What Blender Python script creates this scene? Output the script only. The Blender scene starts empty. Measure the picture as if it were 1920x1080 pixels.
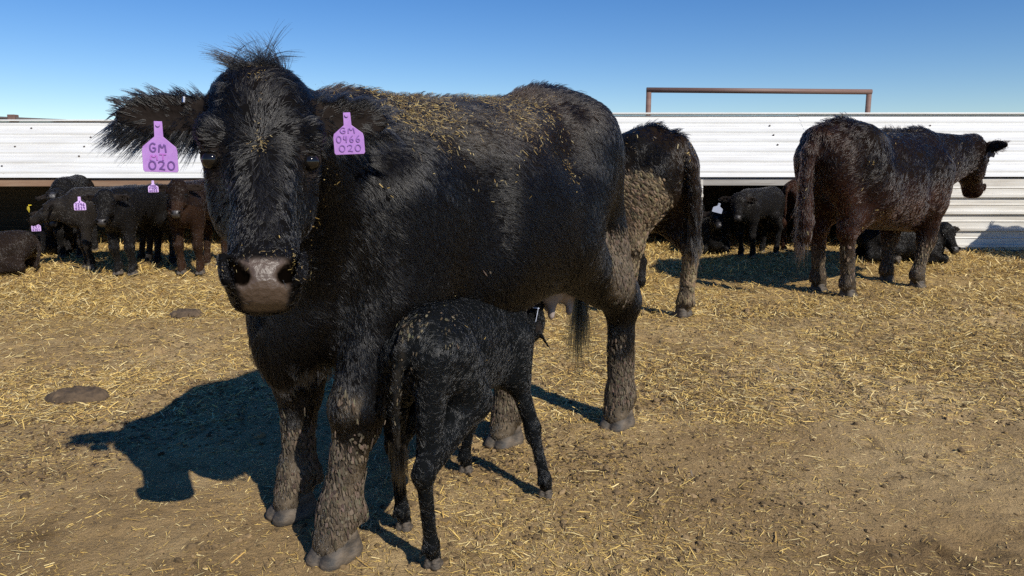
import bpy, math, random
import numpy as np
from mathutils import Matrix, Vector

random.seed(7)
RNG = np.random.default_rng(11)
scene = bpy.context.scene
COL = scene.collection

# ------------------------------------------------------------------ camera, sky, sun, exposure
cam_data = bpy.data.cameras.new('camera')
cam_data.sensor_width = 36.0
cam_data.lens = 1400.0 / 1920.0 * 36.0
cam_data.clip_start = 0.05
cam_data.clip_end = 6000.0
cam = bpy.data.objects.new('camera', cam_data)
COL.objects.link(cam)
cam.location = (0.0, 0.0, 1.08)
cam.rotation_euler = (math.pi / 2 - math.atan(233.0 / 1400.0), 0.0, 0.0)
scene.camera = cam

SUN_EL = math.radians(38.0)
SUN_H = np.array([0.60, -0.80])                 # horizontal direction towards the sun
world = bpy.data.worlds.new('World')
scene.world = world
world.use_nodes = True
wn = world.node_tree.nodes
sky = wn.new('ShaderNodeTexSky')
sky.sky_type = 'NISHITA'
sky.sun_disc = False
sky.sun_elevation = SUN_EL
sky.sun_rotation = math.atan2(SUN_H[0], SUN_H[1])
sky.altitude = 900.0
sky.air_density = 1.0
sky.dust_density = 0.0
sky.ozone_density = 3.2
bg = wn['Background']
bg.inputs['Strength'].default_value = 0.096
hsv = wn.new('ShaderNodeHueSaturation')
hsv.inputs['Saturation'].default_value = 1.32
hsv.inputs['Hue'].default_value = 0.511
world.node_tree.links.new(sky.outputs['Color'], hsv.inputs['Color'])
world.node_tree.links.new(hsv.outputs['Color'], bg.inputs['Color'])

sun_data = bpy.data.lights.new('sun', 'SUN')
sun_data.energy = 5.0
sun_data.angle = math.radians(0.5)
sun_data.color = (1.0, 0.94, 0.84)
sun = bpy.data.objects.new('sun', sun_data)
COL.objects.link(sun)
sd = Vector((SUN_H[0] * math.cos(SUN_EL), SUN_H[1] * math.cos(SUN_EL), math.sin(SUN_EL)))
sun.rotation_euler = sd.to_track_quat('Z', 'Y').to_euler()
sun.location = (6, -8, 9)

vs = scene.view_settings
vs.view_transform = 'Standard'
vs.look = 'None'
vs.exposure = 0.18
vs.gamma = 1.0
vs.use_curve_mapping = False
scene.cycles.max_bounces = 6
scene.cycles.sample_clamp_indirect = 1.0
scene.cycles.sample_clamp_direct = 6.0
scene.cycles.transparent_max_bounces = 8
scene.cycles_curves.subdivisions = 2
scene.cycles.use_denoising = False

# ------------------------------------------------------------------ numpy utilities
def nrm(a):
    a = np.asarray(a, float)
    return a / np.maximum(np.linalg.norm(a, axis=-1, keepdims=True), 1e-9)

def smooth(a, b, x):
    t = np.clip((x - a) / (b - a), 0, 1)
    return t * t * (3 - 2 * t)

def _hash(ix, iy, iz, seed):
    h = (ix.astype(np.int64) * 374761393 + iy.astype(np.int64) * 668265263 + iz.astype(np.int64) * 2147483647 + seed * 1274126177) & 0xFFFFFFFF
    h = ((h ^ (h >> 13)) * 1274126177) & 0xFFFFFFFF
    h = ((h ^ (h >> 16)) * 2246822519) & 0xFFFFFFFF
    return ((h ^ (h >> 15)) & 0xFFFFFF) / float(0xFFFFFF)

def vnoise(P, seed=0):
    """value noise in -1..1 at points P (n,3)"""
    P = np.asarray(P, float)
    i = np.floor(P).astype(np.int64)
    f = P - i
    f = f * f * (3 - 2 * f)
    out = 0
    for dx in (0, 1):
        wx = f[:, 0] if dx else 1 - f[:, 0]
        for dy in (0, 1):
            wy = f[:, 1] if dy else 1 - f[:, 1]
            for dz in (0, 1):
                wz = f[:, 2] if dz else 1 - f[:, 2]
                out = out + wx * wy * wz * _hash(i[:, 0] + dx, i[:, 1] + dy, i[:, 2] + dz, seed)
    return out * 2 - 1

def fbm(P, octv=3, seed=0, gain=0.5):
    P = np.asarray(P, float)
    a, s, t = 1.0, 0, 0
    for k in range(octv):
        s = s + a * vnoise(P * (2.03 ** k) + 17.3 * k, seed + k)
        t += a
        a *= gain
    return s / t

def vec_noise(P, seed):
    return np.stack([vnoise(P, seed), vnoise(P, seed + 51), vnoise(P, seed + 97)], 1)

# ------------------------------------------------------------------ scene graph helpers
def empty(name, loc=(0, 0, 0), rz=0.0, label=None, cat=None, group=None, scale=1.0):
    o = bpy.data.objects.new(name, None)
    COL.objects.link(o)
    o.location = loc
    o.rotation_euler = (0, 0, rz)
    o.scale = (scale,) * 3
    o.empty_display_size = 0.1
    tag(o, label, cat, group)
    return o

def tag(o, label=None, cat=None, group=None, kind=None):
    if label: o['label'] = label
    if cat: o['category'] = cat
    if group: o['group'] = group
    if kind: o['kind'] = kind
    return o

def link(name, data, parent=None, mat=None):
    o = bpy.data.objects.new(name, data)
    COL.objects.link(o)
    if parent: o.parent = parent
    if mat is not None:
        data.materials.clear()
        data.materials.append(mat)
    return o

def mesh_np(name, V, faces_flat, sizes, smooth_shade=True):
    me = bpy.data.meshes.new(name)
    V = np.asarray(V, np.float32)
    faces_flat = np.asarray(faces_flat, np.int32).ravel()
    sizes = np.asarray(sizes, np.int32)
    me.vertices.add(len(V))
    me.vertices.foreach_set('co', V.ravel())
    me.loops.add(len(faces_flat))
    me.loops.foreach_set('vertex_index', faces_flat)
    me.polygons.add(len(sizes))
    st = np.zeros(len(sizes), np.int32)
    st[1:] = np.cumsum(sizes)[:-1]
    me.polygons.foreach_set('loop_start', st)
    me.polygons.foreach_set('loop_total', sizes)
    me.update(calc_edges=True)
    me.polygons.foreach_set('use_smooth', np.full(len(sizes), smooth_shade))
    return me

def quads(name, V, F, smooth_shade=True):
    F = np.asarray(F, np.int32)
    return mesh_np(name, V, F.ravel(), np.full(len(F), F.shape[1]), smooth_shade)

def vattr(me, name, arr, typ='FLOAT', dom='POINT'):
    a = me.attributes.new(name, typ, dom)
    arr = np.asarray(arr, np.float32)
    if typ == 'FLOAT':
        a.data.foreach_set('value', arr.ravel())
    elif typ == 'FLOAT_COLOR':
        if arr.shape[1] == 3:
            arr = np.concatenate([arr, np.ones((len(arr), 1), np.float32)], 1)
        a.data.foreach_set('color', arr.ravel())

class Geo:
    """collects simple solids into one mesh"""
    def __init__(self):
        self.v, self.f, self.n = [], [], 0
    def add(self, V, F):
        self.v.extend([tuple(p) for p in V])
        self.f.extend([tuple(i + self.n for i in q) for q in F])
        self.n += len(V)
        return self
    def box(self, lo, hi):
        x0, y0, z0 = lo; x1, y1, z1 = hi
        return self.add([(x0, y0, z0), (x1, y0, z0), (x1, y1, z0), (x0, y1, z0), (x0, y0, z1), (x1, y0, z1), (x1, y1, z1), (x0, y1, z1)],
                        [(0, 3, 2, 1), (4, 5, 6, 7), (0, 1, 5, 4), (1, 2, 6, 5), (2, 3, 7, 6), (3, 0, 4, 7)])
    def tube(self, p, q, r, seg=14, r2=None):
        p, q = np.array(p, float), np.array(q, float)
        d = nrm(q - p)
        a = nrm(np.cross(d, (0, 0, 1) if abs(d[2]) < .9 else (1, 0, 0)))
        b = np.cross(d, a)
        r2 = r if r2 is None else r2
        V = []
        for k in range(seg):
            t = 2 * math.pi * k / seg
            V.append(p + r * (a * math.cos(t) + b * math.sin(t)))
        for k in range(seg):
            t = 2 * math.pi * k / seg
            V.append(q + r2 * (a * math.cos(t) + b * math.sin(t)))
        F = [(k, k + seg, (k + 1) % seg + seg, (k + 1) % seg) for k in range(seg)]
        F += [tuple(range(seg)), tuple(range(2 * seg - 1, seg - 1, -1))]
        return self.add(V, F)
    def prism(self, poly_yz, x0, x1):
        n = len(poly_yz)
        V = [(x0, y, z) for y, z in poly_yz] + [(x1, y, z) for y, z in poly_yz]
        F = [(k, (k + 1) % n, (k + 1) % n + n, k + n) for k in range(n)]
        F += [tuple(range(n - 1, -1, -1)), tuple(range(n, 2 * n))]
        return self.add(V, F)
    def build(self, name, mat, parent=None, bevel=0.0, smooth_shade=False):
        me = bpy.data.meshes.new(name)
        me.from_pydata(self.v, [], self.f)
        me.update()
        if smooth_shade: me.shade_smooth()
        o = link(name, me, parent, mat)
        if bevel:
            m = o.modifiers.new('bevel', 'BEVEL')
            m.width = bevel; m.segments = 2; m.limit_method = 'ANGLE'
        return o

# ------------------------------------------------------------------ materials
def new_mat(name):
    m = bpy.data.materials.new(name)
    m.use_nodes = True
    return m, m.node_tree.nodes, m.node_tree.links, m.node_tree.nodes['Principled BSDF']

def N(nodes, typ, **kw):
    n = nodes.new(typ)
    for k, v in kw.items():
        if k in n.inputs: n.inputs[k].default_value = v
        else: setattr(n, k, v)
    return n

def ramp(nodes, stops):
    r = nodes.new('ShaderNodeValToRGB')
    el = r.color_ramp.elements
    while len(el) < len(stops): el.new(0.5)
    for e, (p, c) in zip(el, stops):
        e.position = p
        e.color = (c[0], c[1], c[2], 1) if not isinstance(c, (int, float)) else (c, c, c, 1)
    return r

def noise(nodes, links, scale, detail=4, rough=0.55, coord=None, dist=0.0, mapscale=None):
    n = nodes.new('ShaderNodeTexNoise')
    n.inputs['Scale'].default_value = scale
    n.inputs['Detail'].default_value = detail
    n.inputs['Roughness'].default_value = rough
    n.inputs['Distortion'].default_value = dist
    if coord is None:
        coord = nodes.new('ShaderNodeTexCoord').outputs['Object']
    if mapscale is not None:
        mp = nodes.new('ShaderNodeMapping')
        mp.inputs['Scale'].default_value = mapscale
        links.new(coord, mp.inputs['Vector'])
        coord = mp.outputs['Vector']
    links.new(coord, n.inputs['Vector'])
    return n

def mixc(nodes, links, fac, a, b, blend='MIX'):
    m = nodes.new('ShaderNodeMix')
    m.data_type = 'RGBA'
    m.blend_type = blend
    for val, idx in ((fac, 0), (a, 6), (b, 7)):
        if hasattr(val, 'is_linked') or hasattr(val, 'links'):
            links.new(val, m.inputs[idx])
        else:
            m.inputs[idx].default_value = val if idx == 0 else (*val, 1)
    return m.outputs[2]

def bump(nodes, links, height, strength, dist, bsdf, prev=None):
    b = nodes.new('ShaderNodeBump')
    b.inputs['Strength'].default_value = strength
    b.inputs['Distance'].default_value = dist
    links.new(height, b.inputs['Height'])
    if prev is not None: links.new(prev, b.inputs['Normal'])
    links.new(b.outputs['Normal'], bsdf.inputs['Normal'])
    return b.outputs['Normal']

def mat_painted(name, base, dirt, amount, rough=0.45, seed=0.0):
    m, n, l, p = new_mat(name)
    co = n.new('ShaderNodeTexCoord').outputs['Object']
    a = noise(n, l, 3.0, 6, .65, co, 0.3, (0.35, 2.0, 4.0))
    r = ramp(n, [(0.42, 0.0), (0.78, 1.0)])
    l.new(a.outputs['Fac'], r.inputs['Fac'])
    sp = noise(n, l, 26.0, 3, .6, co)
    r2 = ramp(n, [(0.69, 0.0), (0.76, 1.0)])
    l.new(sp.outputs['Fac'], r2.inputs['Fac'])
    mul = n.new('ShaderNodeMath'); mul.operation = 'MULTIPLY'; mul.inputs[1].default_value = amount
    l.new(r.outputs['Color'], mul.inputs[0])
    c1 = mixc(n, l, mul.outputs[0], base, dirt)
    mul2 = n.new('ShaderNodeMath'); mul2.operation = 'MULTIPLY'; mul2.inputs[1].default_value = amount * 1.1
    l.new(r2.outputs['Color'], mul2.inputs[0])
    c2 = mixc(n, l, mul2.outputs[0], c1, (dirt[0] * .45, dirt[1] * .4, dirt[2] * .35))
    # long scuffs running along the sheet
    sc = noise(n, l, 1.0, 5, .7, co, 0.0, (.55, 9.0, 17.0))
    r3 = ramp(n, [(0.50, 0.0), (0.72, 1.0)])
    l.new(sc.outputs['Fac'], r3.inputs['Fac'])
    mul3 = n.new('ShaderNodeMath'); mul3.operation = 'MULTIPLY'; mul3.inputs[1].default_value = amount * .7
    l.new(r3.outputs['Color'], mul3.inputs[0])
    c3 = mixc(n, l, mul3.outputs[0], c2, (dirt[0] * .8, dirt[1] * .8, dirt[2] * .82))
    l.new(c3, p.inputs['Base Color'])
    p.inputs['Roughness'].default_value = rough
    d = noise(n, l, 5.0, 3, .5, co)
    bump(n, l, d.outputs['Fac'], .2, .02, p)
    return m

MAT = {}
MAT['roof_white'] = mat_painted('white_painted_sheet', (.62, .625, .61), (.38, .355, .31), .42)
MAT['wall_white'] = mat_painted('white_splashed_sheet', (.61, .60, .565), (.30, .25, .18), .7)
MAT['timber'] = mat_painted('weathered_timber', (.20, .115, .07), (.34, .25, .17), .8, .85)
MAT['grey_timber'] = mat_painted('grey_weathered_timber', (.36, .35, .33), (.14, .11, .08), .7, .85)
MAT['pipe'] = mat_painted('rusty_pipe', (.15, .085, .068), (.24, .17, .14), .6, .6)
MAT['dark_pipe'] = mat_painted('dark_pipe', (.055, .05, .05), (.12, .07, .05), .5, .6)
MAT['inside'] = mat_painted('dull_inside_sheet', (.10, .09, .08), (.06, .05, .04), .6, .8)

def mat_body(name, tintmul=1.0):
    m, n, l, p = new_mat(name)
    at = N(n, 'ShaderNodeAttribute', attribute_name='tint')
    mud = N(n, 'ShaderNodeAttribute', attribute_name='mud')
    co = n.new('ShaderNodeTexCoord').outputs['Object']
    v = n.new('ShaderNodeTexVoronoi'); v.inputs['Scale'].default_value = 70; v.feature = 'F1'
    l.new(co, v.inputs['Vector'])
    nz = noise(n, l, 40, 4, .6, co)
    r = ramp(n, [(0.25, (.05, .040, .030)), (0.75, (.155, .122, .085))])
    l.new(nz.outputs['Fac'], r.inputs['Fac'])
    c = mixc(n, l, mud.outputs['Fac'], at.outputs['Color'], (0, 0, 0))
    mixn = [x for x in n if x.bl_idname == 'ShaderNodeMix'][-1]
    l.new(r.outputs['Color'], mixn.inputs[7])
    l.new(c, p.inputs['Base Color'])
    rr = N(n, 'ShaderNodeAttribute', attribute_name='gloss')
    mr = n.new('ShaderNodeMapRange'); mr.inputs['To Min'].default_value = .85; mr.inputs['To Max'].default_value = .42
    ms = n.new('ShaderNodeMath'); ms.operation = 'MULTIPLY'; ms.inputs[1].default_value = .6
    l.new(rr.outputs['Fac'], ms.inputs[0]); l.new(ms.outputs[0], p.inputs['Specular IOR Level'])
    l.new(rr.outputs['Fac'], mr.inputs['Value'])
    l.new(mr.outputs['Result'], p.inputs['Roughness'])
    f1 = noise(n, l, 130, 4, .6, co)
    nb = bump(n, l, f1.outputs['Fac'], .5, .004, p)
    bump(n, l, v.outputs['Distance'], .5, .004, p, nb)
    return m

def mat_hair(name):
    m = bpy.data.materials.new(name)
    m.use_nodes = True
    n, l = m.node_tree.nodes, m.node_tree.links
    n.clear()
    out = n.new('ShaderNodeOutputMaterial')
    h = n.new('ShaderNodeBsdfHairPrincipled')
    h.parametrization = 'COLOR'
    at = N(n, 'ShaderNodeAttribute', attribute_name='tint')
    l.new(at.outputs['Color'], h.inputs['Color'])
    h.inputs['Roughness'].default_value = .22
    h.inputs['Radial Roughness'].default_value = .4
    h.inputs['IOR'].default_value = 1.40
    if 'Random Roughness' in h.inputs: h.inputs['Random Roughness'].default_value = .3
    l.new(h.outputs[0], out.inputs['Surface'])
    return m

MAT['body'] = mat_body('cow_hide')
MAT['hair'] = mat_hair('cow_hair')
MAT['wet_hair'] = mat_hair('wet_calf_hair')
for nd in MAT['wet_hair'].node_tree.nodes:
    if nd.bl_idname == 'ShaderNodeBsdfHairPrincipled':
        nd.inputs['Roughness'].default_value = .2; nd.inputs['IOR'].default_value = 1.45

def mat_attr(name, rough=.8, bumpscale=None, bs=.4, spec=.3):
    m, n, l, p = new_mat(name)
    at = N(n, 'ShaderNodeAttribute', attribute_name='tint')
    l.new(at.outputs['Color'], p.inputs['Base Color'])
    p.inputs['Roughness'].default_value = rough
    p.inputs['Specular IOR Level'].default_value = spec
    if bumpscale:
        nz = noise(n, l, bumpscale, 4, .6)
        bump(n, l, nz.outputs['Fac'], bs, .006, p)
    return m

MAT['straw'] = mat_attr('straw', .55, None, .4, .4)
MAT['mud'] = mat_attr('dried_mud', .9, 160, .5, .2)

def mat_plain(name, c, rough=.5, c2=None, scale=20, bs=0, mapscale=None):
    m, n, l, p = new_mat(name)
    if c2 is not None:
        nz = noise(n, l, scale, 5, .6, None, 0, mapscale)
        r = ramp(n, [(0.35, c), (0.68, c2)])
        l.new(nz.outputs['Fac'], r.inputs['Fac'])
        l.new(r.outputs['Color'], p.inputs['Base Color'])
        if bs: bump(n, l, nz.outputs['Fac'], bs, .006, p)
    else:
        p.inputs['Base Color'].default_value = (*c, 1)
    p.inputs['Roughness'].default_value = rough
    return m

MAT['eye'] = mat_plain('eye', (.006, .005, .004), .08)
MAT['hoof'] = mat_plain('hoof', (.022, .020, .018), .7, (.12, .092, .064), 22, 1.0, (1, 1, 2.2))
MAT['udder'] = mat_plain('udder', (.20, .165, .15), .6, (.30, .25, .225), 30, .3)
MAT['purple_tag'] = mat_plain('purple_tag', (.36, .18, .51), .5, (.43, .235, .58), 45)
MAT['pale_purple_tag'] = mat_plain('pale_purple_tag', (.50, .33, .66), .45, (.58, .42, .72), 45)
MAT['yellow_tag'] = mat_plain('yellow_tag', (.80, .60, .02), .45, (.85, .68, .06), 40)
MAT['shade_tinted_tag'] = mat_plain('shade_tinted_tag', (.36, .40, .52), .45, (.42, .46, .56), 40)  # pale tag; its grey-blue shade is put into the colour
MAT['dark_tag'] = mat_plain('dark_tag', (.02, .018, .025), .5)
MAT['ink'] = mat_plain('ink', (.13, .06, .24), .6)
MAT['faded_ink'] = mat_plain('faded_ink', (.40, .14, .50), .6)
MAT['pale_ink'] = mat_plain('pale_ink', (.23, .11, .37), .6)
MAT['metal'] = mat_plain('metal', (.75, .75, .75), .25)
MAT['metal'].node_tree.nodes['Principled BSDF'].inputs['Metallic'].default_value = 1.0
MAT['pat'] = mat_plain('dry_manure', (.045, .030, .018), .95, (.115, .078, .046), 24, 1.0)

# ------------------------------------------------------------------ ground
def axis(parts):
    out = [parts[0][0]]
    for a, b, s0, s1 in parts:
        x = a
        while x < b - 1e-6:
            t = (x - a) / (b - a)
            x = min(b, x + s0 * (s1 / s0) ** t)
            out.append(x)
    return np.array(out)

gxp = axis([(0, 2.0, .02, .025), (2.0, 9.0, .025, .07), (9.0, 60, .1, 6), (60, 3000, 8, 700)])
GX = np.concatenate([-gxp[:0:-1], gxp])
gyp = axis([(1.0, 3.2, .016, .02), (3.2, 9.6, .02, .045), (9.6, 14, .06, .4), (14, 100, .5, 12), (100, 4000, 15, 900)])
gyn = axis([(0, 12, .3, 1.0), (12, 3000, 2, 700)])
GY = np.concatenate([-gyn[::-1][:-1], axis([(0, 1.0, .25, .05)])[:-1], gyp])

def mound(x, y):
    return .10 * smooth(6.3, 8.5, y) * (1 - smooth(12, 18, y))

def build_ground():
    X, Y = np.meshgrid(GX, GY)
    sh = X.shape
    P = np.stack([X.ravel(), Y.ravel(), np.zeros(X.size)], 1)
    near = (1 - smooth(14, 26, np.hypot(P[:, 0], P[:, 1])))
    z = mound(P[:, 0], P[:, 1])
    rough = .6 + .6 * smooth(-.2, .5, fbm(P * .55 + 3.1, 2, 5)) * smooth(1.6, 4.5, P[:, 1] + .7 * P[:, 0])
    z = z + near * (.010 * fbm(P * 1.3, 3, 1) + .014 * rough * fbm(P * 6.0, 3, 9) + .011 * rough * fbm(P * 24, 3, 21) + .003 * fbm(P * 45, 2, 27))
    z = z + near * .03 * smooth(6.6, 8.0, P[:, 1]) * np.abs(fbm(P * 2.5, 3, 31))
    r = np.random.default_rng(5)
    # hoof prints
    XX, YY = P[:, 0].reshape(sh), P[:, 1].reshape(sh)
    Z = z.reshape(sh)
    for k in range(900):
        cx, cy = r.uniform(-7, 8), r.uniform(1.4, 9)
        if r.random() < .45 and cx < .8 and cy < 3.4: continue
        rad, dep = r.uniform(.035, .07), r.uniform(.004, .02) * (.45 if cy < 3 else 1)
        i0, i1 = np.searchsorted(GX, [cx - 3 * rad, cx + 3 * rad])
        j0, j1 = np.searchsorted(GY, [cy - 3 * rad, cy + 3 * rad])
        xx, yy = XX[j0:j1, i0:i1], YY[j0:j1, i0:i1]
        d = np.hypot((xx - cx), (yy - cy) * .85) / rad
        Z[j0:j1, i0:i1] += -dep * np.exp(-(d ** 4)) + dep * .5 * np.exp(-((d - 1.45) / .32) ** 2)
    far = np.hypot(XX, YY) > 40
    Z[far] = -.05
    V = np.stack([X.ravel(), Y.ravel(), Z.ravel()], 1)
    ny, nx = sh
    a = (np.arange(ny - 1)[:, None] * nx + np.arange(nx - 1)[None, :]).ravel()
    F = np.stack([a, a + 1, a + 1 + nx, a + nx], 1)
    me = quads('ground', V, F)
    cover = .18 + .72 * smooth(2.6, 6.8, P[:, 1] - .15 * P[:, 0]) + .35 * fbm(P * .9 + 9, 3, 77)
    vattr(me, 'cover', np.clip(cover, 0, 1))
    return me, Z

ground_me, GZ = build_ground()

def gh(x, y):
    """ground height by bilinear lookup"""
    x = np.atleast_1d(np.asarray(x, float)); y = np.atleast_1d(np.asarray(y, float))
    i = np.clip(np.searchsorted(GX, x) - 1, 0, len(GX) - 2)
    j = np.clip(np.searchsorted(GY, y) - 1, 0, len(GY) - 2)
    tx = (x - GX[i]) / (GX[i + 1] - GX[i]); ty = (y - GY[j]) / (GY[j + 1] - GY[j])
    return (GZ[j, i] * (1 - tx) + GZ[j, i + 1] * tx) * (1 - ty) + (GZ[j + 1, i] * (1 - tx) + GZ[j + 1, i + 1] * tx) * ty

m, n, l, p = new_mat('trodden_earth')
co = n.new('ShaderNodeTexCoord').outputs['Object']
big = noise(n, l, .9, 5, .6, co, .4)
rb = ramp(n, [(.28, (.175, .112, .052)), (.47, (.345, .235, .112)), (.70, (.52, .38, .195))])
l.new(big.outputs['Fac'], rb.inputs['Fac'])
mid = noise(n, l, 6, 6, .7, co, .5)
rm = ramp(n, [(.33, (.18, .14, .10)), (.47, (1, 1, 1))])
l.new(mid.outputs['Fac'], rm.inputs['Fac'])
c1 = mixc(n, l, .55, (0, 0, 0), (0, 0, 0), 'MULTIPLY')
mx = [x for x in n if x.bl_idname == 'ShaderNodeMix'][-1]
l.new(rb.outputs['Color'], mx.inputs[6]); l.new(rm.outputs['Color'], mx.inputs[7])
# chaff: short flecks trodden in
cov = N(n, 'ShaderNodeAttribute', attribute_name='cover')
fl = noise(n, l, 1.0, 4, .7, co, 1.2, (95, 150, 100))
fl2 = noise(n, l, 1.0, 4, .7, co, 1.2, (170, 70, 100))
mxx = n.new('ShaderNodeMath'); mxx.operation = 'MAXIMUM'
l.new(fl.outputs['Fac'], mxx.inputs[0]); l.new(fl2.outputs['Fac'], mxx.inputs[1])
ad = n.new('ShaderNodeMath'); ad.operation = 'MULTIPLY_ADD'; ad.inputs[1].default_value = .22
l.new(cov.outputs['Fac'], ad.inputs[0]); l.new(mxx.outputs[0], ad.inputs[2])
rf = ramp(n, [(.62, 0.0), (.76, 1.0)])
l.new(ad.outputs[0], rf.inputs['Fac'])
hue = noise(n, l, 60, 2, .5, co)
rh = ramp(n, [(.35, (.27, .165, .05)), (.65, (.52, .36, .125))])
l.new(hue.outputs['Fac'], rh.inputs['Fac'])
sc_ = n.new('ShaderNodeMath'); sc_.operation = 'MULTIPLY'; sc_.inputs[1].default_value = .8
l.new(rf.outputs['Color'], sc_.inputs[0])
c2 = mixc(n, l, sc_.outputs[0], c1, (0, 0, 0))
mx2 = [x for x in n if x.bl_idname == 'ShaderNodeMix'][-1]
l.new(rh.outputs['Color'], mx2.inputs[7])
l.new(c2, p.inputs['Base Color'])
p.inputs['Roughness'].default_value = .95
p.inputs['Specular IOR Level'].default_value = .15
b1 = noise(n, l, 55, 6, .7, co)
nb = bump(n, l, b1.outputs['Fac'], .9, .022, p)
b2 = noise(n, l, 190, 3, .6, co)
nb = bump(n, l, b2.outputs['Fac'], .6, .004, p, nb)
bump(n, l, mxx.outputs[0], .5, .006, p, nb)
ground = link('ground', ground_me, None, m)
tag(ground, kind='structure')

# ------------------------------------------------------------------ straw and clods
def strips(P, D, U, L, W, bend, name, mat, colors, seg=2):
    """bent flat stalks: P centre, D direction, U up"""
    n_ = len(P)
    S = nrm(np.cross(D, U))
    rows = []
    for k in range(seg + 1):
        t = k / seg - .5
        c = P + D * (L * t)[:, None] + U * (bend * (1 - 4 * t * t))[:, None]
        w = (W * (1.0 if 0 < k < seg else .75))[:, None]
        rows.append(c - S * w * .5); rows.append(c + S * w * .5)
    V = np.stack(rows, 1)
    base = np.arange(n_)[:, None] * (2 * (seg + 1))
    F = np.concatenate([base + np.array([2 * k, 2 * k + 1, 2 * k + 3, 2 * k + 2])[None, :] for k in range(seg)], 0)
    me = quads(name, V.reshape(-1, 3), F, False)
    vattr(me, 'tint', np.repeat(colors, 2 * (seg + 1), 0), 'FLOAT_COLOR')
    return me

def straw_colors(n_, r, dark=.25):
    k = r.random(n_)
    a, b, c = np.array([.66, .46, .14]), np.array([.46, .29, .085]), np.array([.78, .62, .29])
    d = np.array([.20, .14, .07])
    C = np.where((k < .5)[:, None], a, np.where((k < .75)[:, None], b, c))
    C = np.where((r.random(n_) < dark)[:, None], d, C)
    return C * (r.uniform(.75, 1.15, n_))[:, None]

def scatter(ny, ymin, ymax, half, r, pw=1.0):
    y = ymin + (ymax - ymin) * r.random(ny) ** pw
    x = r.uniform(-1, 1, ny) * (half * y + .5)
    return x, y

def build_straw():
    r = np.random.default_rng(21)
    xs, ys, Ls, Ws, tilt = [], [], [], [], []
    def batch(num, y0, y1, l0, l1, w0, w1, tl, keep):
        x, y = scatter(num, y0, y1, .78, r)
        k = keep(x, y) > r.random(num)
        x, y = x[k], y[k]
        xs.append(x); ys.append(y)
        Ls.append(r.uniform(l0, l1, len(x)) * r.uniform(.5, 1.0, len(x))); Ws.append(r.uniform(w0, w1, len(x)))
        tilt.append(r.normal(0, tl, len(x)))
    def patch(x, y):
        P = np.stack([x, y, 0 * x], 1)
        return np.clip(.45 + .95 * fbm(P * .9 + 9, 3, 77) + .6 * fbm(P * 3.0, 2, 13), 0.04, 1)
    batch(120000, 1.35, 3.5,   .007, .036, .0010, .0021, .12, lambda x, y: np.clip(patch(x, y) * .8 + .12, 0, 1))
    batch(4200, 1.35, 3.8, .03, .10, .002, .004, .10, lambda x, y: patch(x, y))
    batch(170000, 3.0, 6.6, .02, .08, .0022, .0045, .16, lambda x, y: np.clip(patch(x, y) + .15, 0, 1) * smooth(1.0, 4.2, y))
    batch(80000, 5.2, 9.1, .03, .12, .0032, .0065, .26, lambda x, y: np.clip(patch(x, y) + .35, 0, 1))
    batch(16000, 7.0, 10.6, .05, .15, .004, .007, .5, lambda x, y: np.clip(patch(x, y) + .4, 0, 1))
    nd0 = sum(len(q) for q in xs)
    batch(70000, 2.4, 7.6, .008, .04, .003, .008, .35, lambda x, y: np.clip(-.25 + 1.9 * fbm(np.stack([x, y, 0 * x], 1) * 1.1, 4, 91) + .45 * smooth(-.5, 2.2, x), 0, 1))
    x, y = np.concatenate(xs), np.concatenate(ys)
    L, W, tl = np.concatenate(Ls), np.concatenate(Ws), np.concatenate(tilt)
    n_ = len(x)
    az = r.uniform(0, 2 * math.pi, n_)
    D = np.stack([np.cos(az) * np.cos(tl), np.sin(az) * np.cos(tl), np.sin(tl)], 1)
    h = .5 * L * np.abs(np.sin(tl))
    dx, dy = D[:, 0] * L * .5, D[:, 1] * L * .5
    z = np.maximum(np.maximum(gh(x, y), gh(x + dx, y + dy)), gh(x - dx, y - dy)) * .6 + gh(x, y) * .4 + .002 + h * .8 + .012 * r.random(n_) * smooth(5, 8, y)
    U = nrm(np.stack([r.normal(0, .35, n_), r.normal(0, .35, n_), np.ones(n_)], 1))
    C = straw_colors(n_, r, .22)
    C[nd0:] = np.array([.085, .055, .026]) * r.uniform(.4, 1.9, n_ - nd0)[:, None]
    C *= (1.0 - .03 * smooth(2.4, 5.5, y))[:, None]
    me = strips(np.stack([x, y, z], 1), D, U, L, W, r.normal(0, .05, n_) * L, 'straw', None, C)
    o = link('straw', me, None, MAT['straw'])
    tag(o, 'loose yellow straw trodden over the brown earth of the pen', 'straw', None, 'stuff')

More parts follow.
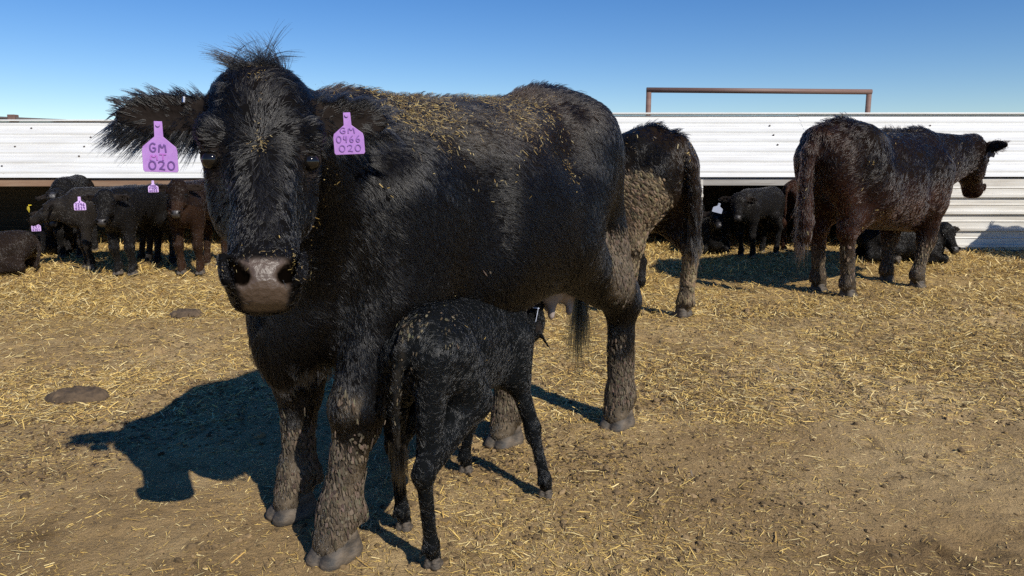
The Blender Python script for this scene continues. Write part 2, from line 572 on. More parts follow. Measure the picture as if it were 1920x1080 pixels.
def blobs(P, Nn, T, sz, hgt, asp, C, name, seed=3, sides=7):
    """low irregular domes: ring + inner ring + apex"""
    r = np.random.default_rng(seed)
    n_ = len(P)
    B = np.cross(Nn, T)
    V = []
    j1 = r.uniform(.72, 1.2, (n_, sides)); 
    for rad, hh in ((1.0, -.25), (.78, .75)):
        for k in range(sides):
            t = 2 * math.pi * k / sides
            a = (sz * asp * rad * j1[:, k] * math.cos(t))[:, None]
            b = (sz / asp * rad * j1[:, k] * math.sin(t))[:, None]
            V.append(P + T * a + B * b + Nn * (hgt * hh * (r.uniform(.7, 1.2, n_) if hh > 0 else 1))[:, None])
    V.append(P + Nn * hgt[:, None])
    nv = 2 * sides + 1
    V = np.stack(V, 1).reshape(-1, 3)
    base = np.arange(n_)[:, None] * nv
    Q = np.concatenate([base + np.array([k, (k + 1) % sides, sides + (k + 1) % sides, sides + k])[None] for k in range(sides)], 0)
    Tt = np.concatenate([base + np.array([sides + k, sides + (k + 1) % sides, 2 * sides])[None] for k in range(sides)], 0)
    me = mesh_np(name, V, np.concatenate([Q.ravel(), Tt.ravel()]), np.concatenate([np.full(len(Q), 4), np.full(len(Tt), 3)]), False)
    vattr(me, 'tint', np.repeat(C, nv, 0), 'FLOAT_COLOR')
    return me

def build_clods():
    r = np.random.default_rng(8)
    x1, y1 = scatter(26000, 1.35, 3.6, .78, r)
    x2, y2 = scatter(40000, 3.0, 9.0, .78, r)
    x, y = np.concatenate([x1, x2]), np.concatenate([y1, y2])
    P2 = np.stack([x, y, 0 * x], 1)
    k = r.random(len(x)) < np.clip(.38 + 1.9 * fbm(P2 * 1.3, 3, 41) + .25 * smooth(-.5, 2.5, x), .03, 1)
    x, y = x[k], y[k]
    n_ = len(x)
    sz = np.exp(r.normal(math.log(.0032), .5, n_)) * (1 + .10 * y)
    z = gh(x, y)
    Nn = nrm(np.stack([r.normal(0, .2, n_), r.normal(0, .2, n_), np.ones(n_)], 1))
    az = r.uniform(0, 6.28, n_)
    T = nrm(np.cross(Nn, np.stack([np.cos(az), np.sin(az), 0 * az], 1)))
    C = np.array([.24, .165, .085]) * r.uniform(.25, 1.15, n_)[:, None]
    # darker damp lumps, mostly on the right
    m2 = 500
    xd, yd = scatter(m2, 2.6, 7.5, .78, r)
    kk = r.random(m2) < np.clip(-.35 + 2.2 * fbm(np.stack([xd, yd, 0 * xd], 1) * .8, 3, 55) + .5 * smooth(-.5, 2.0, xd), .0, 1)
    xd, yd = xd[kk], yd[kk]; m2 = len(xd)
    szd = r.uniform(.008, .018, m2)
    x, y, z = np.concatenate([x, xd]), np.concatenate([y, yd]), np.concatenate([z, gh(xd, yd)])
    Nd = nrm(np.stack([r.normal(0, .3, m2), r.normal(0, .3, m2), np.ones(m2)], 1)); ad = r.uniform(0, 6.28, m2)
    Nn = np.concatenate([Nn, Nd]); T = np.concatenate([T, nrm(np.cross(Nd, np.stack([np.cos(ad), np.sin(ad), 0 * ad], 1)))])
    sz = np.concatenate([sz, szd]); C = np.concatenate([C, np.array([.10, .068, .036]) * r.uniform(.4, 1.5, m2)[:, None]]); n_ = len(x)
    me = blobs(np.stack([x, y, z], 1), Nn, T, sz, sz * r.uniform(.4, .95, n_), r.uniform(.8, 1.35, n_), C, 'clods')
    o = link('clods', me, None, MAT['mud'])
    tag(o, 'small crumbs and clods of dry earth on the pen floor', 'earth clods', None, 'stuff')

build_straw()
build_clods()

def manure_pat(x, y, rx, ry, label, seed):
    g = 34
    u = np.linspace(-1.15, 1.15, g)
    U, W = np.meshgrid(u, u)
    P = np.stack([U.ravel() * 3, W.ravel() * 3, np.full(U.size, seed * 7.7)], 1)
    rr = np.hypot(U, W).ravel() * (1 + .16 * fbm(P * .8, 2, seed))
    prof = np.clip(1 - rr ** 3.2, -.6, 1)
    h = .048 * np.where(prof > 0, prof ** .6, prof) + .022 * fbm(P * 3.2, 4, seed + 4) * (prof > 0)
    keep = rr < 1.05
    z = gh(x, y)[0]
    V = np.stack([U.ravel() * rx, W.ravel() * ry, h - .004], 1)
    a = (np.arange(g - 1)[:, None] * g + np.arange(g - 1)[None]).ravel()
    F = np.stack([a, a + 1, a + 1 + g, a + g], 1)
    F = F[keep[F].all(1)]
    used = np.unique(F)
    remap = np.zeros(len(V), int); remap[used] = np.arange(len(used))
    me = quads('manure_pat', V[used], remap[F])
    o = link('manure_pat', me, None, MAT['pat'])
    o.location = (x, y, z)
    tag(o, label, 'manure pat', 'dried manure pats on the ground')

manure_pat(-2.03, 3.36, .145, .10, 'flat dark manure pat on bare earth, nearer one left of the cow shadow', 1)
manure_pat(-2.36, 5.30, .125, .10, 'smaller manure pat in the straw just left of the big cow\'s muzzle', 2)

# ------------------------------------------------------------------ calf shelters
def sheet_profile(p0, p1, pitch, rib_h, rib_w, phase=0.0):
    """polyline (y,z) from p0 to p1 with raised ribs on the outer side"""
    p0, p1 = np.array(p0, float), np.array(p1, float)
    d = p1 - p0
    Lg = np.hypot(*d); d = d / Lg
    nn = np.array([-abs(d[1]), abs(d[0])]) if d[0] >= 0 else np.array([abs(d[1]), abs(d[0])])
    pts = [p0]
    s = phase
    while s < Lg - rib_w * 1.3:
        for q, hh in ((s, 0), (s + rib_w * .22, rib_h), (s + rib_w * .78, rib_h), (s + rib_w, 0)):
            if q > 0: pts.append(p0 + d * q + nn * hh)
        # a low minor rib between the major ones
        sm = s + pitch * .5 + rib_w * .2
        if sm + rib_w * .5 < min(Lg, s + pitch):
            for q, hh in ((sm, 0), (sm + rib_w * .2, rib_h * .3), (sm + rib_w * .45, 0)):
                pts.append(p0 + d * q + nn * hh)
        s += pitch
    pts.append(p1)
    return pts, nn

def sheet(name, x0, x1, p0, p1, mat, parent, pitch=.187, rib_h=.019, rib_w=.05, phase=.07):
    pts, nn = sheet_profile(p0, p1, pitch, rib_h, rib_w, phase)
    low = [q - nn * .004 for q in pts]
    poly = [tuple(q) for q in pts] + [tuple(q) for q in low[::-1]]
    g = Geo()
    nseg = len(pts)
    r = random.Random(hash((round(x0, 2), round(p0[0], 2))) & 0xffff)
    g.prism(poly, x0, x1)
    # replace the two n-gon ends by quads
    n_ = len(poly)
    g.f = g.f[:n_]
    for base in (0, n_):
        for k in range(nseg - 1):
            q = (base + k, base + k + 1, base + n_ - 2 - k, base + n_ - 1 - k)
            g.f.append(q if base else q[::-1])
    return g.build(name, mat, parent)

def shelter(x0, x1, eave, ridge, back, label, sheet_edges, fascia_mat, posts, walls, slope_slant):
    cx = .5 * (x0 + x1)
    root = empty('calf_shelter', (cx, eave[0], 0), 0, label, 'calf shelter', 'long low calf shelters behind the pen')
    def L(x): return x - cx
    ey, ez = eave[0] - eave[0], eave[1]
    E0, R0, B0 = (ey, ez), (ridge[0] - eave[0], ridge[1]), (back[0] - eave[0], back[1])
    lift = 0
    for k, (a, b) in enumerate(zip(sheet_edges[:-1], sheet_edges[1:])):
        dz = .004 * (k % 2)
        sheet('roof_sheet', L(a) - .03, L(b) + .03, (E0[0] - .03, E0[1] - .02 + dz), (R0[0], R0[1] + dz), MAT['roof_white'], root)
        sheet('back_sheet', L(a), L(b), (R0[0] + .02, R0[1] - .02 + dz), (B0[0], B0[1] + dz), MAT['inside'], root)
    g = Geo()
    g.box((L(x0), R0[0] - .06, R0[1] + .012), (L(x1), R0[0] + .10, R0[1] + .03))
    g.build('ridge_cap', MAT['roof_white'], root, .004)
    g = Geo()
    g.box((L(x0) + .01, .0, ez - .115), (L(x1) - .01, .045, ez - .035))
    g.build('fascia_board', fascia_mat, root, .004)
    for px in posts:
        g = Geo()
        g.box((L(px) - .05, .06, -.05), (L(px) + .05, .16, ez - .04))
        g.build('post', MAT['timber'], root, .005)
    for (a, b) in walls:
        sheet('wall_sheet', L(a), L(b), (-.002, .12), (-.002, ez - .04), MAT['wall_white'], root, .187, .032, .05, .02)
        g = Geo()
        g.box((L(a) + .01, -.012, -.02), (L(b) - .01, .03, .115))
        g.build('skirt_board', MAT['grey_timber'], root, .005)
    for xx, s in ((x0, 1), (x1, -1)):
        g = Geo()
        poly = [(E0[0], -.05), (E0[0], E0[1] - .03), (R0[0], R0[1] - .03), (B0[0], B0[1] - .03), (B0[0], -.05)]
        g.prism(poly, L(xx) + (0.0 if s > 0 else -.03), L(xx) + (.03 if s > 0 else 0.0))
        g.build('end_wall', MAT['wall_white'], root)
    # screw heads along the ribs
    g = Geo()
    d = np.array([R0[0] - E0[0], R0[1] - E0[1]]); Lg = np.hypot(*d); d /= Lg
    nn = np.array([-d[1], d[0]])
    rs = random.Random(4)
    for xe in list(sheet_edges[1:-1]) + [x0 + .9 + 1.9 * k for k in range(int((x1 - x0) / 1.9))]:
        s = .17
        while s < Lg - .05:
            if rs.random() < .75:
                q = np.array(E0) + d * s + nn * .004
                xx = L(xe) + rs.uniform(.01, .05)
                a = np.array([xx, q[0], q[1]])
                g.tube(a, a + np.array([0, nn[0], nn[1]]) * .011, .011, 6)
            s += .187
    o = g.build('roof_screws', MAT['dark_pipe'], root)
    o['kind'] = 'stuff'
    return root

EL_, RL_, BL_ = (8.40, .945), (9.25, 1.575), (11.4, -.03)
ER_, RR_, BR_ = (8.40, .955), (9.30, 1.66), (11.4, -.03)
shelter(-10.5, -1.2, EL_, RL_, BL_, 'long low white corrugated calf shelter on the left with brown timber edge and posts', [-10.5, -8.0, -4.99, -1.2],
        MAT['timber'], [-8.2, -5.06, -1.4], [], 0)
shelter(.25, 12.0, ER_, RR_, BR_, 'white corrugated calf shelter on the right with ribbed wall beside its dark opening', [.25, 3.5, 7.0, 12.0],
        MAT['grey_timber'], [.4], [(2.05, 2.13), (4.35, 8.2), (8.2, 12.0)], 0)

# pipe rails behind
r1 = empty('pipe_rail', (3.65, 11.6, 0), 0, 'rusty pipe rail with two posts rising above the white roof on the right', 'pipe rail')
zt = 2.163
g = Geo(); g.tube((-1.62, 0, zt + .014), (1.775, 0, zt - .014), .039); g.build('top_rail', MAT['pipe'], r1, 0, True)
for xx, zz in ((-1.585, zt - .02), (1.74, zt - .05)):
    g = Geo(); g.tube((xx, 0, -.05), (xx, 0, zz), .039); g.build('post', MAT['pipe'], r1, 0, True)
r2 = empty('pipe_rail', (-8.4, 11.6, 0), 0, 'thin dark rail with a square rusty post head above the left roof', 'pipe rail')
g = Geo(); g.tube((-3.5, 0, 1.944), (2.6, 0, 1.679), .023); g.build('top_rail', MAT['dark_pipe'], r2, 0, True)
for xx in (-2.8, .83):
    g = Geo(); g.box((xx - .04, -.04, -.05), (xx + .04, .04, 1.72)); g.build('post', MAT['timber'], r2, .004)
    g = Geo(); g.box((xx - .055, -.055, 1.745 - .0435 * xx), (xx + .055, .055, 1.85 - .0435 * xx)); g.build('post_head', MAT['pipe'], r2, .006)

# ------------------------------------------------------------------ implicit modelling
def dense(tab, m=160):
    tab = np.array(tab, float)
    s = tab[:, 0]
    ss = np.linspace(s[0], s[-1], m)
    out = [ss]
    for c in range(1, tab.shape[1]):
        y = tab[:, c]
        dlt = np.diff(y) / np.diff(s)
        sl = np.zeros(len(s))
        sl[1:-1] = np.where(dlt[:-1] * dlt[1:] > 0, 2 * dlt[:-1] * dlt[1:] / (dlt[:-1] + dlt[1:] + 1e-12), 0)
        sl[0], sl[-1] = dlt[0], dlt[-1]
        i = np.clip(np.searchsorted(s, ss) - 1, 0, len(s) - 2)
        h = s[i + 1] - s[i]; t = (ss - s[i]) / h
        out.append((2 * t**3 - 3 * t**2 + 1) * y[i] + (t**3 - 2 * t**2 + t) * h * sl[i] + (-2 * t**3 + 3 * t**2) * y[i + 1] + (t**3 - t**2) * h * sl[i + 1])
    return np.array(out)

class RC:
    """tapered capsule"""
    def __init__(s, p, q, r1, r2, k=.04, g='torso', op='add', sq=None):
        s.p, s.q, s.r1, s.r2, s.k, s.g, s.op, s.sq = np.array(p, float), np.array(q, float), r1, r2, k, g, op, sq
        R = max(r1, r2)
        s.lo, s.hi = np.minimum(s.p, s.q) - R, np.maximum(s.p, s.q) + R
    def d(s, X, Y, Z):
        v = s.q - s.p
        L2 = max(v @ v, 1e-9)
        x, y, z = X - s.p[0], Y - s.p[1], Z - s.p[2]
        t = np.clip((x * v[0] + y * v[1] + z * v[2]) / L2, 0, 1)
        x, y, z = x - t * v[0], y - t * v[1], z - t * v[2]
        if s.sq is not None:
            nv, f = s.sq
            c = (x * nv[0] + y * nv[1] + z * nv[2]) * (1 / f - 1)
            x, y, z = x + c * nv[0], y + c * nv[1], z + c * nv[2]
        return (np.sqrt(x * x + y * y + z * z) - (s.r1 + t * (s.r2 - s.r1))) * (1 if s.sq is None else min(1, s.sq[1] + .2))

class ELL:
    def __init__(s, c, r, R=None, k=.04, g='torso', op='add'):
        s.c, s.r, s.R, s.k, s.g, s.op = np.array(c, float), np.array(r, float), np.eye(3) if R is None else np.array(R, float), k, g, op
        ext = np.sqrt(((s.R * s.r[:, None]) ** 2).sum(0))
        s.lo, s.hi = s.c - ext, s.c + ext
    def d(s, X, Y, Z):
        x, y, z = X - s.c[0], Y - s.c[1], Z - s.c[2]
        a = [(x * s.R[i, 0] + y * s.R[i, 1] + z * s.R[i, 2]) / s.r[i] for i in range(3)]
        k0 = np.sqrt(a[0]**2 + a[1]**2 + a[2]**2) + 1e-6
        k1 = np.sqrt((a[0] / s.r[0])**2 + (a[1] / s.r[1])**2 + (a[2] / s.r[2])**2) + 1e-6
        return k0 * (k0 - 1) / k1

class SW:
    """sweep along an axis; table rows: s, halfwidth(b), lo(c), hi(c), offset(b)"""
    def __init__(s, o, a, b, c, tab, e=2.3, k=.04, g='torso', op='add'):
        s.o, s.a, s.b, s.c, s.e, s.k, s.g, s.op = np.array(o, float), np.array(a, float), np.array(b, float), np.array(c, float), e, k, g, op
        tab = [tuple(r_) + ((0,) if len(r_) == 4 else ()) for r_ in tab]
        s.t = dense(tab)
        lo, hi = np.full(3, 9.), np.full(3, -9.)
        for i in range(0, s.t.shape[1], 4):
            S, w, l0, h0, of = s.t[:, i]
            for bb in (of - w, of + w):
                for cc in (l0, h0):
                    q = s.o + s.a * S + s.b * bb + s.c * cc
                    lo, hi = np.minimum(lo, q), np.maximum(hi, q)
        s.lo, s.hi = lo - .01, hi + .01
    def d(s, X, Y, Z):
        x, y, z = X - s.o[0], Y - s.o[1], Z - s.o[2]
        S = x * s.a[0] + y * s.a[1] + z * s.a[2]
        b = x * s.b[0] + y * s.b[1] + z * s.b[2]
        c = x * s.c[0] + y * s.c[1] + z * s.c[2]
        T = s.t
        Sc = np.clip(S, T[0, 0], T[0, -1])
        w, l0, h0, of = [np.interp(Sc, T[0], T[i]) for i in (1, 2, 3, 4)]
        hh, c0 = .5 * (h0 - l0), .5 * (h0 + l0)
        rr = (np.abs((b - of) / w) ** s.e + np.abs((c - c0) / hh) ** s.e) ** (1 / s.e)
        dd = (rr - 1) * np.minimum(w, hh)
        ov = np.abs(S - Sc)
        return np.where(ov > 0, np.hypot(np.maximum(dd, 0), ov) + np.minimum(dd, 0) * .0, dd)

def sdf_mesh(prims, h):
    adds = [q for q in prims if q.op == 'add']
    lo = np.min([q.lo for q in adds], 0) - 4 * h
    hi = np.max([q.hi for q in adds], 0) + 4 * h
    dim = np.ceil((hi - lo) / h).astype(int) + 1
    F = np.full(dim, 1.0, np.float32)
    ax = [(lo[i] + h * np.arange(dim[i])).astype(np.float32) for i in range(3)]
    for q in prims:
        m_ = q.k + 3 * h
        i0 = np.maximum(np.floor((q.lo - m_ - lo) / h).astype(int), 0)
        i1 = np.minimum(np.ceil((q.hi + m_ - lo) / h).astype(int) + 1, dim)
        if (i1 <= i0).any(): continue
        sl = tuple(slice(i0[i], i1[i]) for i in range(3))
        X = ax[0][sl[0]][:, None, None]; Y = ax[1][sl[1]][None, :, None]; Z = ax[2][sl[2]][None, None, :]
        d = q.d(X, Y, Z).astype(np.float32)
        f = F[sl]
        if q.op == 'add':
            hh = np.maximum(q.k - np.abs(f - d), 0) / q.k
            F[sl] = np.minimum(f, d) - hh * hh * q.k * .25
        else:
            d = -d
            hh = np.maximum(q.k - np.abs(f - d), 0) / q.k
            F[sl] = np.maximum(f, d) + hh * hh * q.k * .25
    return surface_nets(F, lo, h)

def surface_nets(F, lo, h):
    S = F < 0
    nx, ny, nz = F.shape
    cnt = np.zeros((nx - 1, ny - 1, nz - 1), np.uint8)
    offs = [(0, 0, 0), (1, 0, 0), (0, 1, 0), (1, 1, 0), (0, 0, 1), (1, 0, 1), (0, 1, 1), (1, 1, 1)]
    for a, b, c in offs:
        cnt += S[a:nx - 1 + a, b:ny - 1 + b, c:nz - 1 + c]
    act = (cnt > 0) & (cnt < 8)
    idx = np.argwhere(act)
    vid = np.full(cnt.shape, -1, np.int32)
    vid[act] = np.arange(len(idx))
    cv = np.stack([F[idx[:, 0] + a, idx[:, 1] + b, idx[:, 2] + c] for a, b, c in offs], 1)
    O = np.array(offs, float)
    acc = np.zeros((len(idx), 3)); w = np.zeros(len(idx))
    for i in range(8):
        for j in range(i + 1, 8):
            if np.abs(O[i] - O[j]).sum() != 1: continue
            m_ = (cv[:, i] < 0) != (cv[:, j] < 0)
            t = cv[m_, i] / (cv[m_, i] - cv[m_, j])
            acc[m_] += O[i] + t[:, None] * (O[j] - O[i])
            w[m_] += 1
    V = lo + h * (idx + acc / w[:, None])
    faces = []
    for axn in range(3):
        o1, o2 = [(1, 2), (2, 0), (0, 1)][axn]
        sl0 = [slice(None)] * 3; sl1 = [slice(None)] * 3
        sl0[axn] = slice(0, -1); sl1[axn] = slice(1, None)
        A, B = S[tuple(sl0)], S[tuple(sl1)]
        e = np.argwhere(A != B)
        ok = (e[:, o1] > 0) & (e[:, o2] > 0) & (e[:, o1] < F.shape[o1] - 1) & (e[:, o2] < F.shape[o2] - 1)
        e = e[ok]
        ins = A[tuple(e.T)]
        def cell(d1, d2):
            q = e.copy(); q[:, o1] += d1; q[:, o2] += d2
            return vid[tuple(q.T)]
        Q = np.stack([cell(-1, -1), cell(0, -1), cell(0, 0), cell(-1, 0)], 1)
        Q[~ins] = Q[~ins][:, ::-1]
        faces.append(Q)
    Fq = np.concatenate(faces, 0)
    Fq = Fq[(Fq >= 0).all(1)]
    return V, Fq

def largest(V, Fq):
    """drop stray fragments"""
    lab = np.arange(len(V))
    for _ in range(400):
        mn = lab[Fq].min(1)
        new = lab.copy()
        for c in range(4): np.minimum.at(new, Fq[:, c], mn)
        new = new[new]
        if (new == lab).all(): break
        lab = new
    u, ct = np.unique(lab, return_counts=True)
    keep = lab == u[ct.argmax()]
    rm = np.cumsum(keep) - 1
    Fk = Fq[keep[Fq].all(1)]
    return V[keep], rm[Fk]

def relax(V, Fq, it=2, lam=.5):
    E = np.concatenate([Fq[:, [0, 1]], Fq[:, [1, 2]], Fq[:, [2, 3]], Fq[:, [3, 0]]], 0)
    for _ in range(it):
        acc = np.zeros_like(V); w = np.zeros(len(V))
        for c in range(3):
            acc[:, c] = np.bincount(E[:, 0], V[E[:, 1], c], len(V)) + np.bincount(E[:, 1], V[E[:, 0], c], len(V))
        w = np.bincount(E[:, 0], minlength=len(V)) + np.bincount(E[:, 1], minlength=len(V))
        V = V + lam * (acc / w[:, None] - V)
    return V

def normals(V, Fq):
    n_ = np.cross(V[Fq[:, 2]] - V[Fq[:, 0]], V[Fq[:, 3]] - V[Fq[:, 1]])
    out = np.zeros_like(V)
    for c in range(3):
        for k in range(4):
            out[:, c] += np.bincount(Fq[:, k], n_[:, c], len(V))
    return nrm(out)

# ------------------------------------------------------------------ hair
def sample(V, Fq, wgt, num, r):
    T = np.concatenate([Fq[:, [0, 1, 2]], Fq[:, [0, 2, 3]]], 0)
    ar = .5 * np.linalg.norm(np.cross(V[T[:, 1]] - V[T[:, 0]], V[T[:, 2]] - V[T[:, 0]]), axis=1)
    pr = ar * wgt[T].mean(1)
    cs = np.cumsum(pr)
    k = np.searchsorted(cs, r.random(num) * cs[-1])
    k = np.minimum(k, len(T) - 1)
    a, b = r.random(num), r.random(num)
    fl = a + b > 1
    a[fl], b[fl] = 1 - a[fl], 1 - b[fl]
    bc = np.stack([1 - a - b, a, b], 1)
    return T[k], bc

def interp(A, tri, bc):
    if A.ndim == 1: return (A[tri] * bc).sum(1)
    return (A[tri] * bc[:, :, None]).sum(1)

def curves(name, P, R, C, parent, mat):
    """P (n,k,3) hair points, R (n,k) radii, C (n,3) colours"""
    n_, k, _ = P.shape
    cu = bpy.data.hair_curves.new(name)
    cu.add_curves([k] * n_)
    cu.position_data.foreach_set('vector', np.ascontiguousarray(P, np.float32).ravel())
    ra = cu.attributes.get('radius') or cu.attributes.new('radius', 'FLOAT', 'POINT')
    ra.data.foreach_set('value', np.ascontiguousarray(R, np.float32).ravel())
    ca = cu.attributes.new('tint', 'FLOAT_COLOR', 'CURVE')
    ca.data.foreach_set('color', np.concatenate([C, np.ones((n_, 1))], 1).astype(np.float32).ravel())
    return link(name, cu, parent, mat)

def fur(V, Fq, Nv, D, Lh, C, wgt, nguide, nchild, rad, lift, spread, seed, tipc=.18, seg=4, wob=.35, wavy=0.0):
    r = np.random.default_rng(seed)
    tri, bc = sample(V, Fq, wgt, nguide, r)
    P = interp(V, tri, bc); Nn = nrm(interp(Nv, tri, bc)); d = interp(D, tri, bc); L = interp(Lh, tri, bc); c = interp(C, tri, bc)
    lf = interp(lift, tri, bc) if isinstance(lift, np.ndarray) else np.full(nguide, lift)
    d = nrm(d) + wob * vec_noise(P * 16, seed + 3) + wob * .5 * vec_noise(P * 45, seed + 9) + r.normal(0, .07, (nguide, 3))
    d = nrm(d - Nn * (d * Nn).sum(1, keepdims=True))
    L = L * r.uniform(.75, 1.2, nguide)
    side = np.cross(Nn, d)
    rep = lambda A: np.repeat(A, nchild, 0)
    Pn, N2, d2, s2, L2, c2, lf2 = rep(P), rep(Nn), rep(d), rep(side), rep(L), rep(c), rep(lf)
    n_ = len(Pn)
    o = r.normal(0, 1, (n_, 2)) * spread
    L2 = L2 * r.uniform(.72, 1.1, n_)
    lf2 = lf2 * rep(r.uniform(.3, 1.8, nguide))
    off = d2 * o[:, :1] + s2 * o[:, 1:]
    root = Pn + off - N2 * .004
    pts = []
    ph = rep(r.uniform(0, 6.28, nguide))
    for k in range(seg + 1):
        t = k / seg
        up = lf2 * (t - .55 * t * t)
        q = root + d2 * (L2 * t)[:, None] + N2 * (L2 * up + .004)[:, None] - off * ((1 - tipc) * t * t)
        if wavy: q = q + s2 * (wavy * L2 * np.sin(ph + 4.5 * t) * t)[:, None]
        pts.append(q)
    Pt = np.stack(pts, 1)
    tp = np.linspace(0, 1, seg + 1)
    R = rad * (1 - .8 * tp ** 2)[None, :] * r.uniform(.75, 1.2, n_)[:, None]
    c2 = c2 * r.uniform(.6, 1.4, n_)[:, None]
    return Pt, R, c2

# ------------------------------------------------------------------ lettering on ear tags
STROKES = {
 '0': [[(.5, 1), (.15, .85), (0, .5), (.15, .12), (.5, 0), (.85, .15), (1, .5), (.85, .88), (.5, 1)]],
 '1': [[(.5, 1), (.5, 0)]],
 '2': [[(.05, .8), (.3, 1), (.75, .95), (.85, .7), (.55, .35), (.1, .05), (.3, .12), (.95, .02)]],
 '3': [[(.1, .92), (.6, 1), (.8, .78), (.4, .55), (.85, .35), (.65, .03), (.1, .05)]],
 '4': [[(.3, 1), (.1, .45), (.9, .5)], [(.75, .95), (.7, 0)]],
 '6': [[(.75, 1), (.25, .7), (.08, .3), (.35, 0), (.8, .12), (.8, .42), (.4, .5), (.12, .32)]],
 '7': [[(.05, .95), (.9, 1), (.4, 0)]],
 '9': [[(.85, .8), (.5, 1), (.15, .8), (.3, .55), (.8, .68), (.85, .85), (.7, 0)]],
 'G': [[(.9, .82), (.55, 1), (.15, .75), (.08, .3), (.4, 0), (.85, .1), (.9, .45), (.5, .45)]],
 'M': [[(.0, 0), (.12, 1), (.5, .35), (.88, 1), (1, 0)]],
 'T': [[(0, 1), (1, 1)], [(.5, 1), (.5, 0)]],
 'P': [[(.1, 0), (.12, 1), (.8, .9), (.75, .55), (.12, .5)]],
 'A': [[(0, 0), (.5, 1), (1, 0)], [(.2, .38), (.82, .38)]],
}

def ribbon(lines, wd, zoff, thick=.0006):
    """polylines in (x,z) -> thin raised solid strokes facing -y"""
    g = Geo()
    for ln in lines:
        ln = np.array(ln, float)
        if len(ln) > 2:      # round the pen path
            q = [ln[0]]
            for a, b in zip(ln[:-1], ln[1:]): q += [a * .75 + b * .25, a * .25 + b * .75]
            q.append(ln[-1]); ln = np.array(q)
        t = nrm(np.gradient(ln, axis=0))
        s = np.stack([-t[:, 1], t[:, 0]], 1) * wd * .5
        n_ = len(ln)
        V = []
        for yy in (zoff - thick, zoff + thick):
            V += [(a[0], yy, a[1]) for a in ln + s] + [(a[0], yy, a[1]) for a in ln - s]
        F = []
        for k in range(n_ - 1):
            F.append((k, k + 1, n_ + k + 1, n_ + k))
            F.append((k, 2 * n_ + k, 2 * n_ + k + 1, k + 1))
            F.append((n_ + k, n_ + k + 1, 3 * n_ + k + 1, 3 * n_ + k))
        g.add(V, F)
    return g

def text_lines(txt, x0, x1, z0, z1):
    out = []
    n_ = len(txt)
    cw = (x1 - x0) / n_
    for i, ch in enumerate(txt):
        if ch not in STROKES: continue
        for ln in STROKES[ch]:
            out.append([(x0 + cw * (i + .12 + .74 * x), z0 + (z1 - z0) * z) for x, z in ln])
    return out

def ear_tag(parent, M, w, h, mat, rows, label, pen=.0026):
    """tag hanging in local x-z plane facing -y; top of the neck at the origin; M places it in the parent's space"""
    g = Geo()
    nw = w * .115
    pts = [(-nw, -.0), (nw, -.0), (nw * 1.1, -h * .30), (w * .47, -h * .50), (w * .5, -h * .58), (w * .5, -h * .96), (w * .46, -h),
           (-w * .46, -h), (-w * .5, -h * .96), (-w * .5, -h * .58), (-w * .47, -h * .50), (-nw * 1.1, -h * .30)]
    n_ = len(pts)
    def yb(z): return .10 * h * (z / h) ** 2 * .3
    V = [(x, -.0011 + yb(z), z) for x, z in pts] + [(x, .0011 + yb(z), z) for x, z in pts]
    F = [tuple(range(n_)), tuple(range(2 * n_ - 1, n_ - 1, -1))] + [(k, k + n_, (k + 1) % n_ + n_, (k + 1) % n_) for k in range(n_)]
    F = [f[::-1] for f in F]
    g.add(V, F)
    o = g.build('ear_tag', mat, parent, .0006)
    o.matrix_local = M
    if label: o['label'] = label
    for (txt, x0, x1, z0, z1, mt) in rows:
        lines = text_lines(txt, x0 * w, x1 * w, -h * z1, -h * z0)
        lg = ribbon(lines, pen, 0)
        lg.v = [(x, y - .0019 + yb(z), z) for x, y, z in lg.v]
        lg.build('lettering', MAT[mt], o)
    b = Geo(); b.tube((0, -.004, -h * .06), (0, .02, -h * .06), nw * .55, 10)
    b.build('tag_pin', mat, o)
    return o

# ------------------------------------------------------------------ hooves: one shared mesh, two claws
def hoof_mesh():
    pr = []
    for s in (-1, 1):
        pr.append(RC((-.018, s * .029, .012), (.052, s * .024, .004), .036, .026, .012, 'h'))
        pr.append(RC((.040, s * .024, .010), (-.004, s * .024, .062), .026, .030, .015, 'h'))
        pr.append(RC((-.03, s * .028, .02), (-.02, s * .026, .06), .032, .03, .015, 'h'))
    pr.append(RC((.10, 0, .0), (.045, 0, .075), .005, .003, .008, 'h', 'sub'))
    pr.append(ELL((0, 0, -.22), (.6, .6, .214), None, .004, 'h', 'sub'))
    V, Fq = sdf_mesh(pr, .0055)
    V, Fq = largest(V, Fq)
    V = relax(V, Fq, 1, .4)
    return quads('hoof', V, Fq)
HOOF = hoof_mesh()
HOOF.materials.append(MAT['hoof'])

def uv_sphere(name, mat, seg=20, rings=12):
    V, F = [(0, 0, 1)], []
    for i in range(1, rings):
        for j in range(seg):
            a, b = math.pi * i / rings, 2 * math.pi * j / seg
            V.append((math.sin(a) * math.cos(b), math.sin(a) * math.sin(b), math.cos(a)))
    V.append((0, 0, -1))
    for j in range(seg):
        F.append((0, 1 + j, 1 + (j + 1) % seg))
        F.append((len(V) - 1, len(V) - 1 - seg + (j + 1) % seg, len(V) - 1 - seg + j))
    for i in range(rings - 2):
        for j in range(seg):
            a = 1 + i * seg
            F.append((a + j, a + seg + j, a + seg + (j + 1) % seg, a + (j + 1) % seg))
    me = bpy.data.meshes.new(name); me.from_pydata(V, [], F); me.shade_smooth(); me.materials.append(mat)
    return me
EYE = uv_sphere('eye', MAT['eye'])

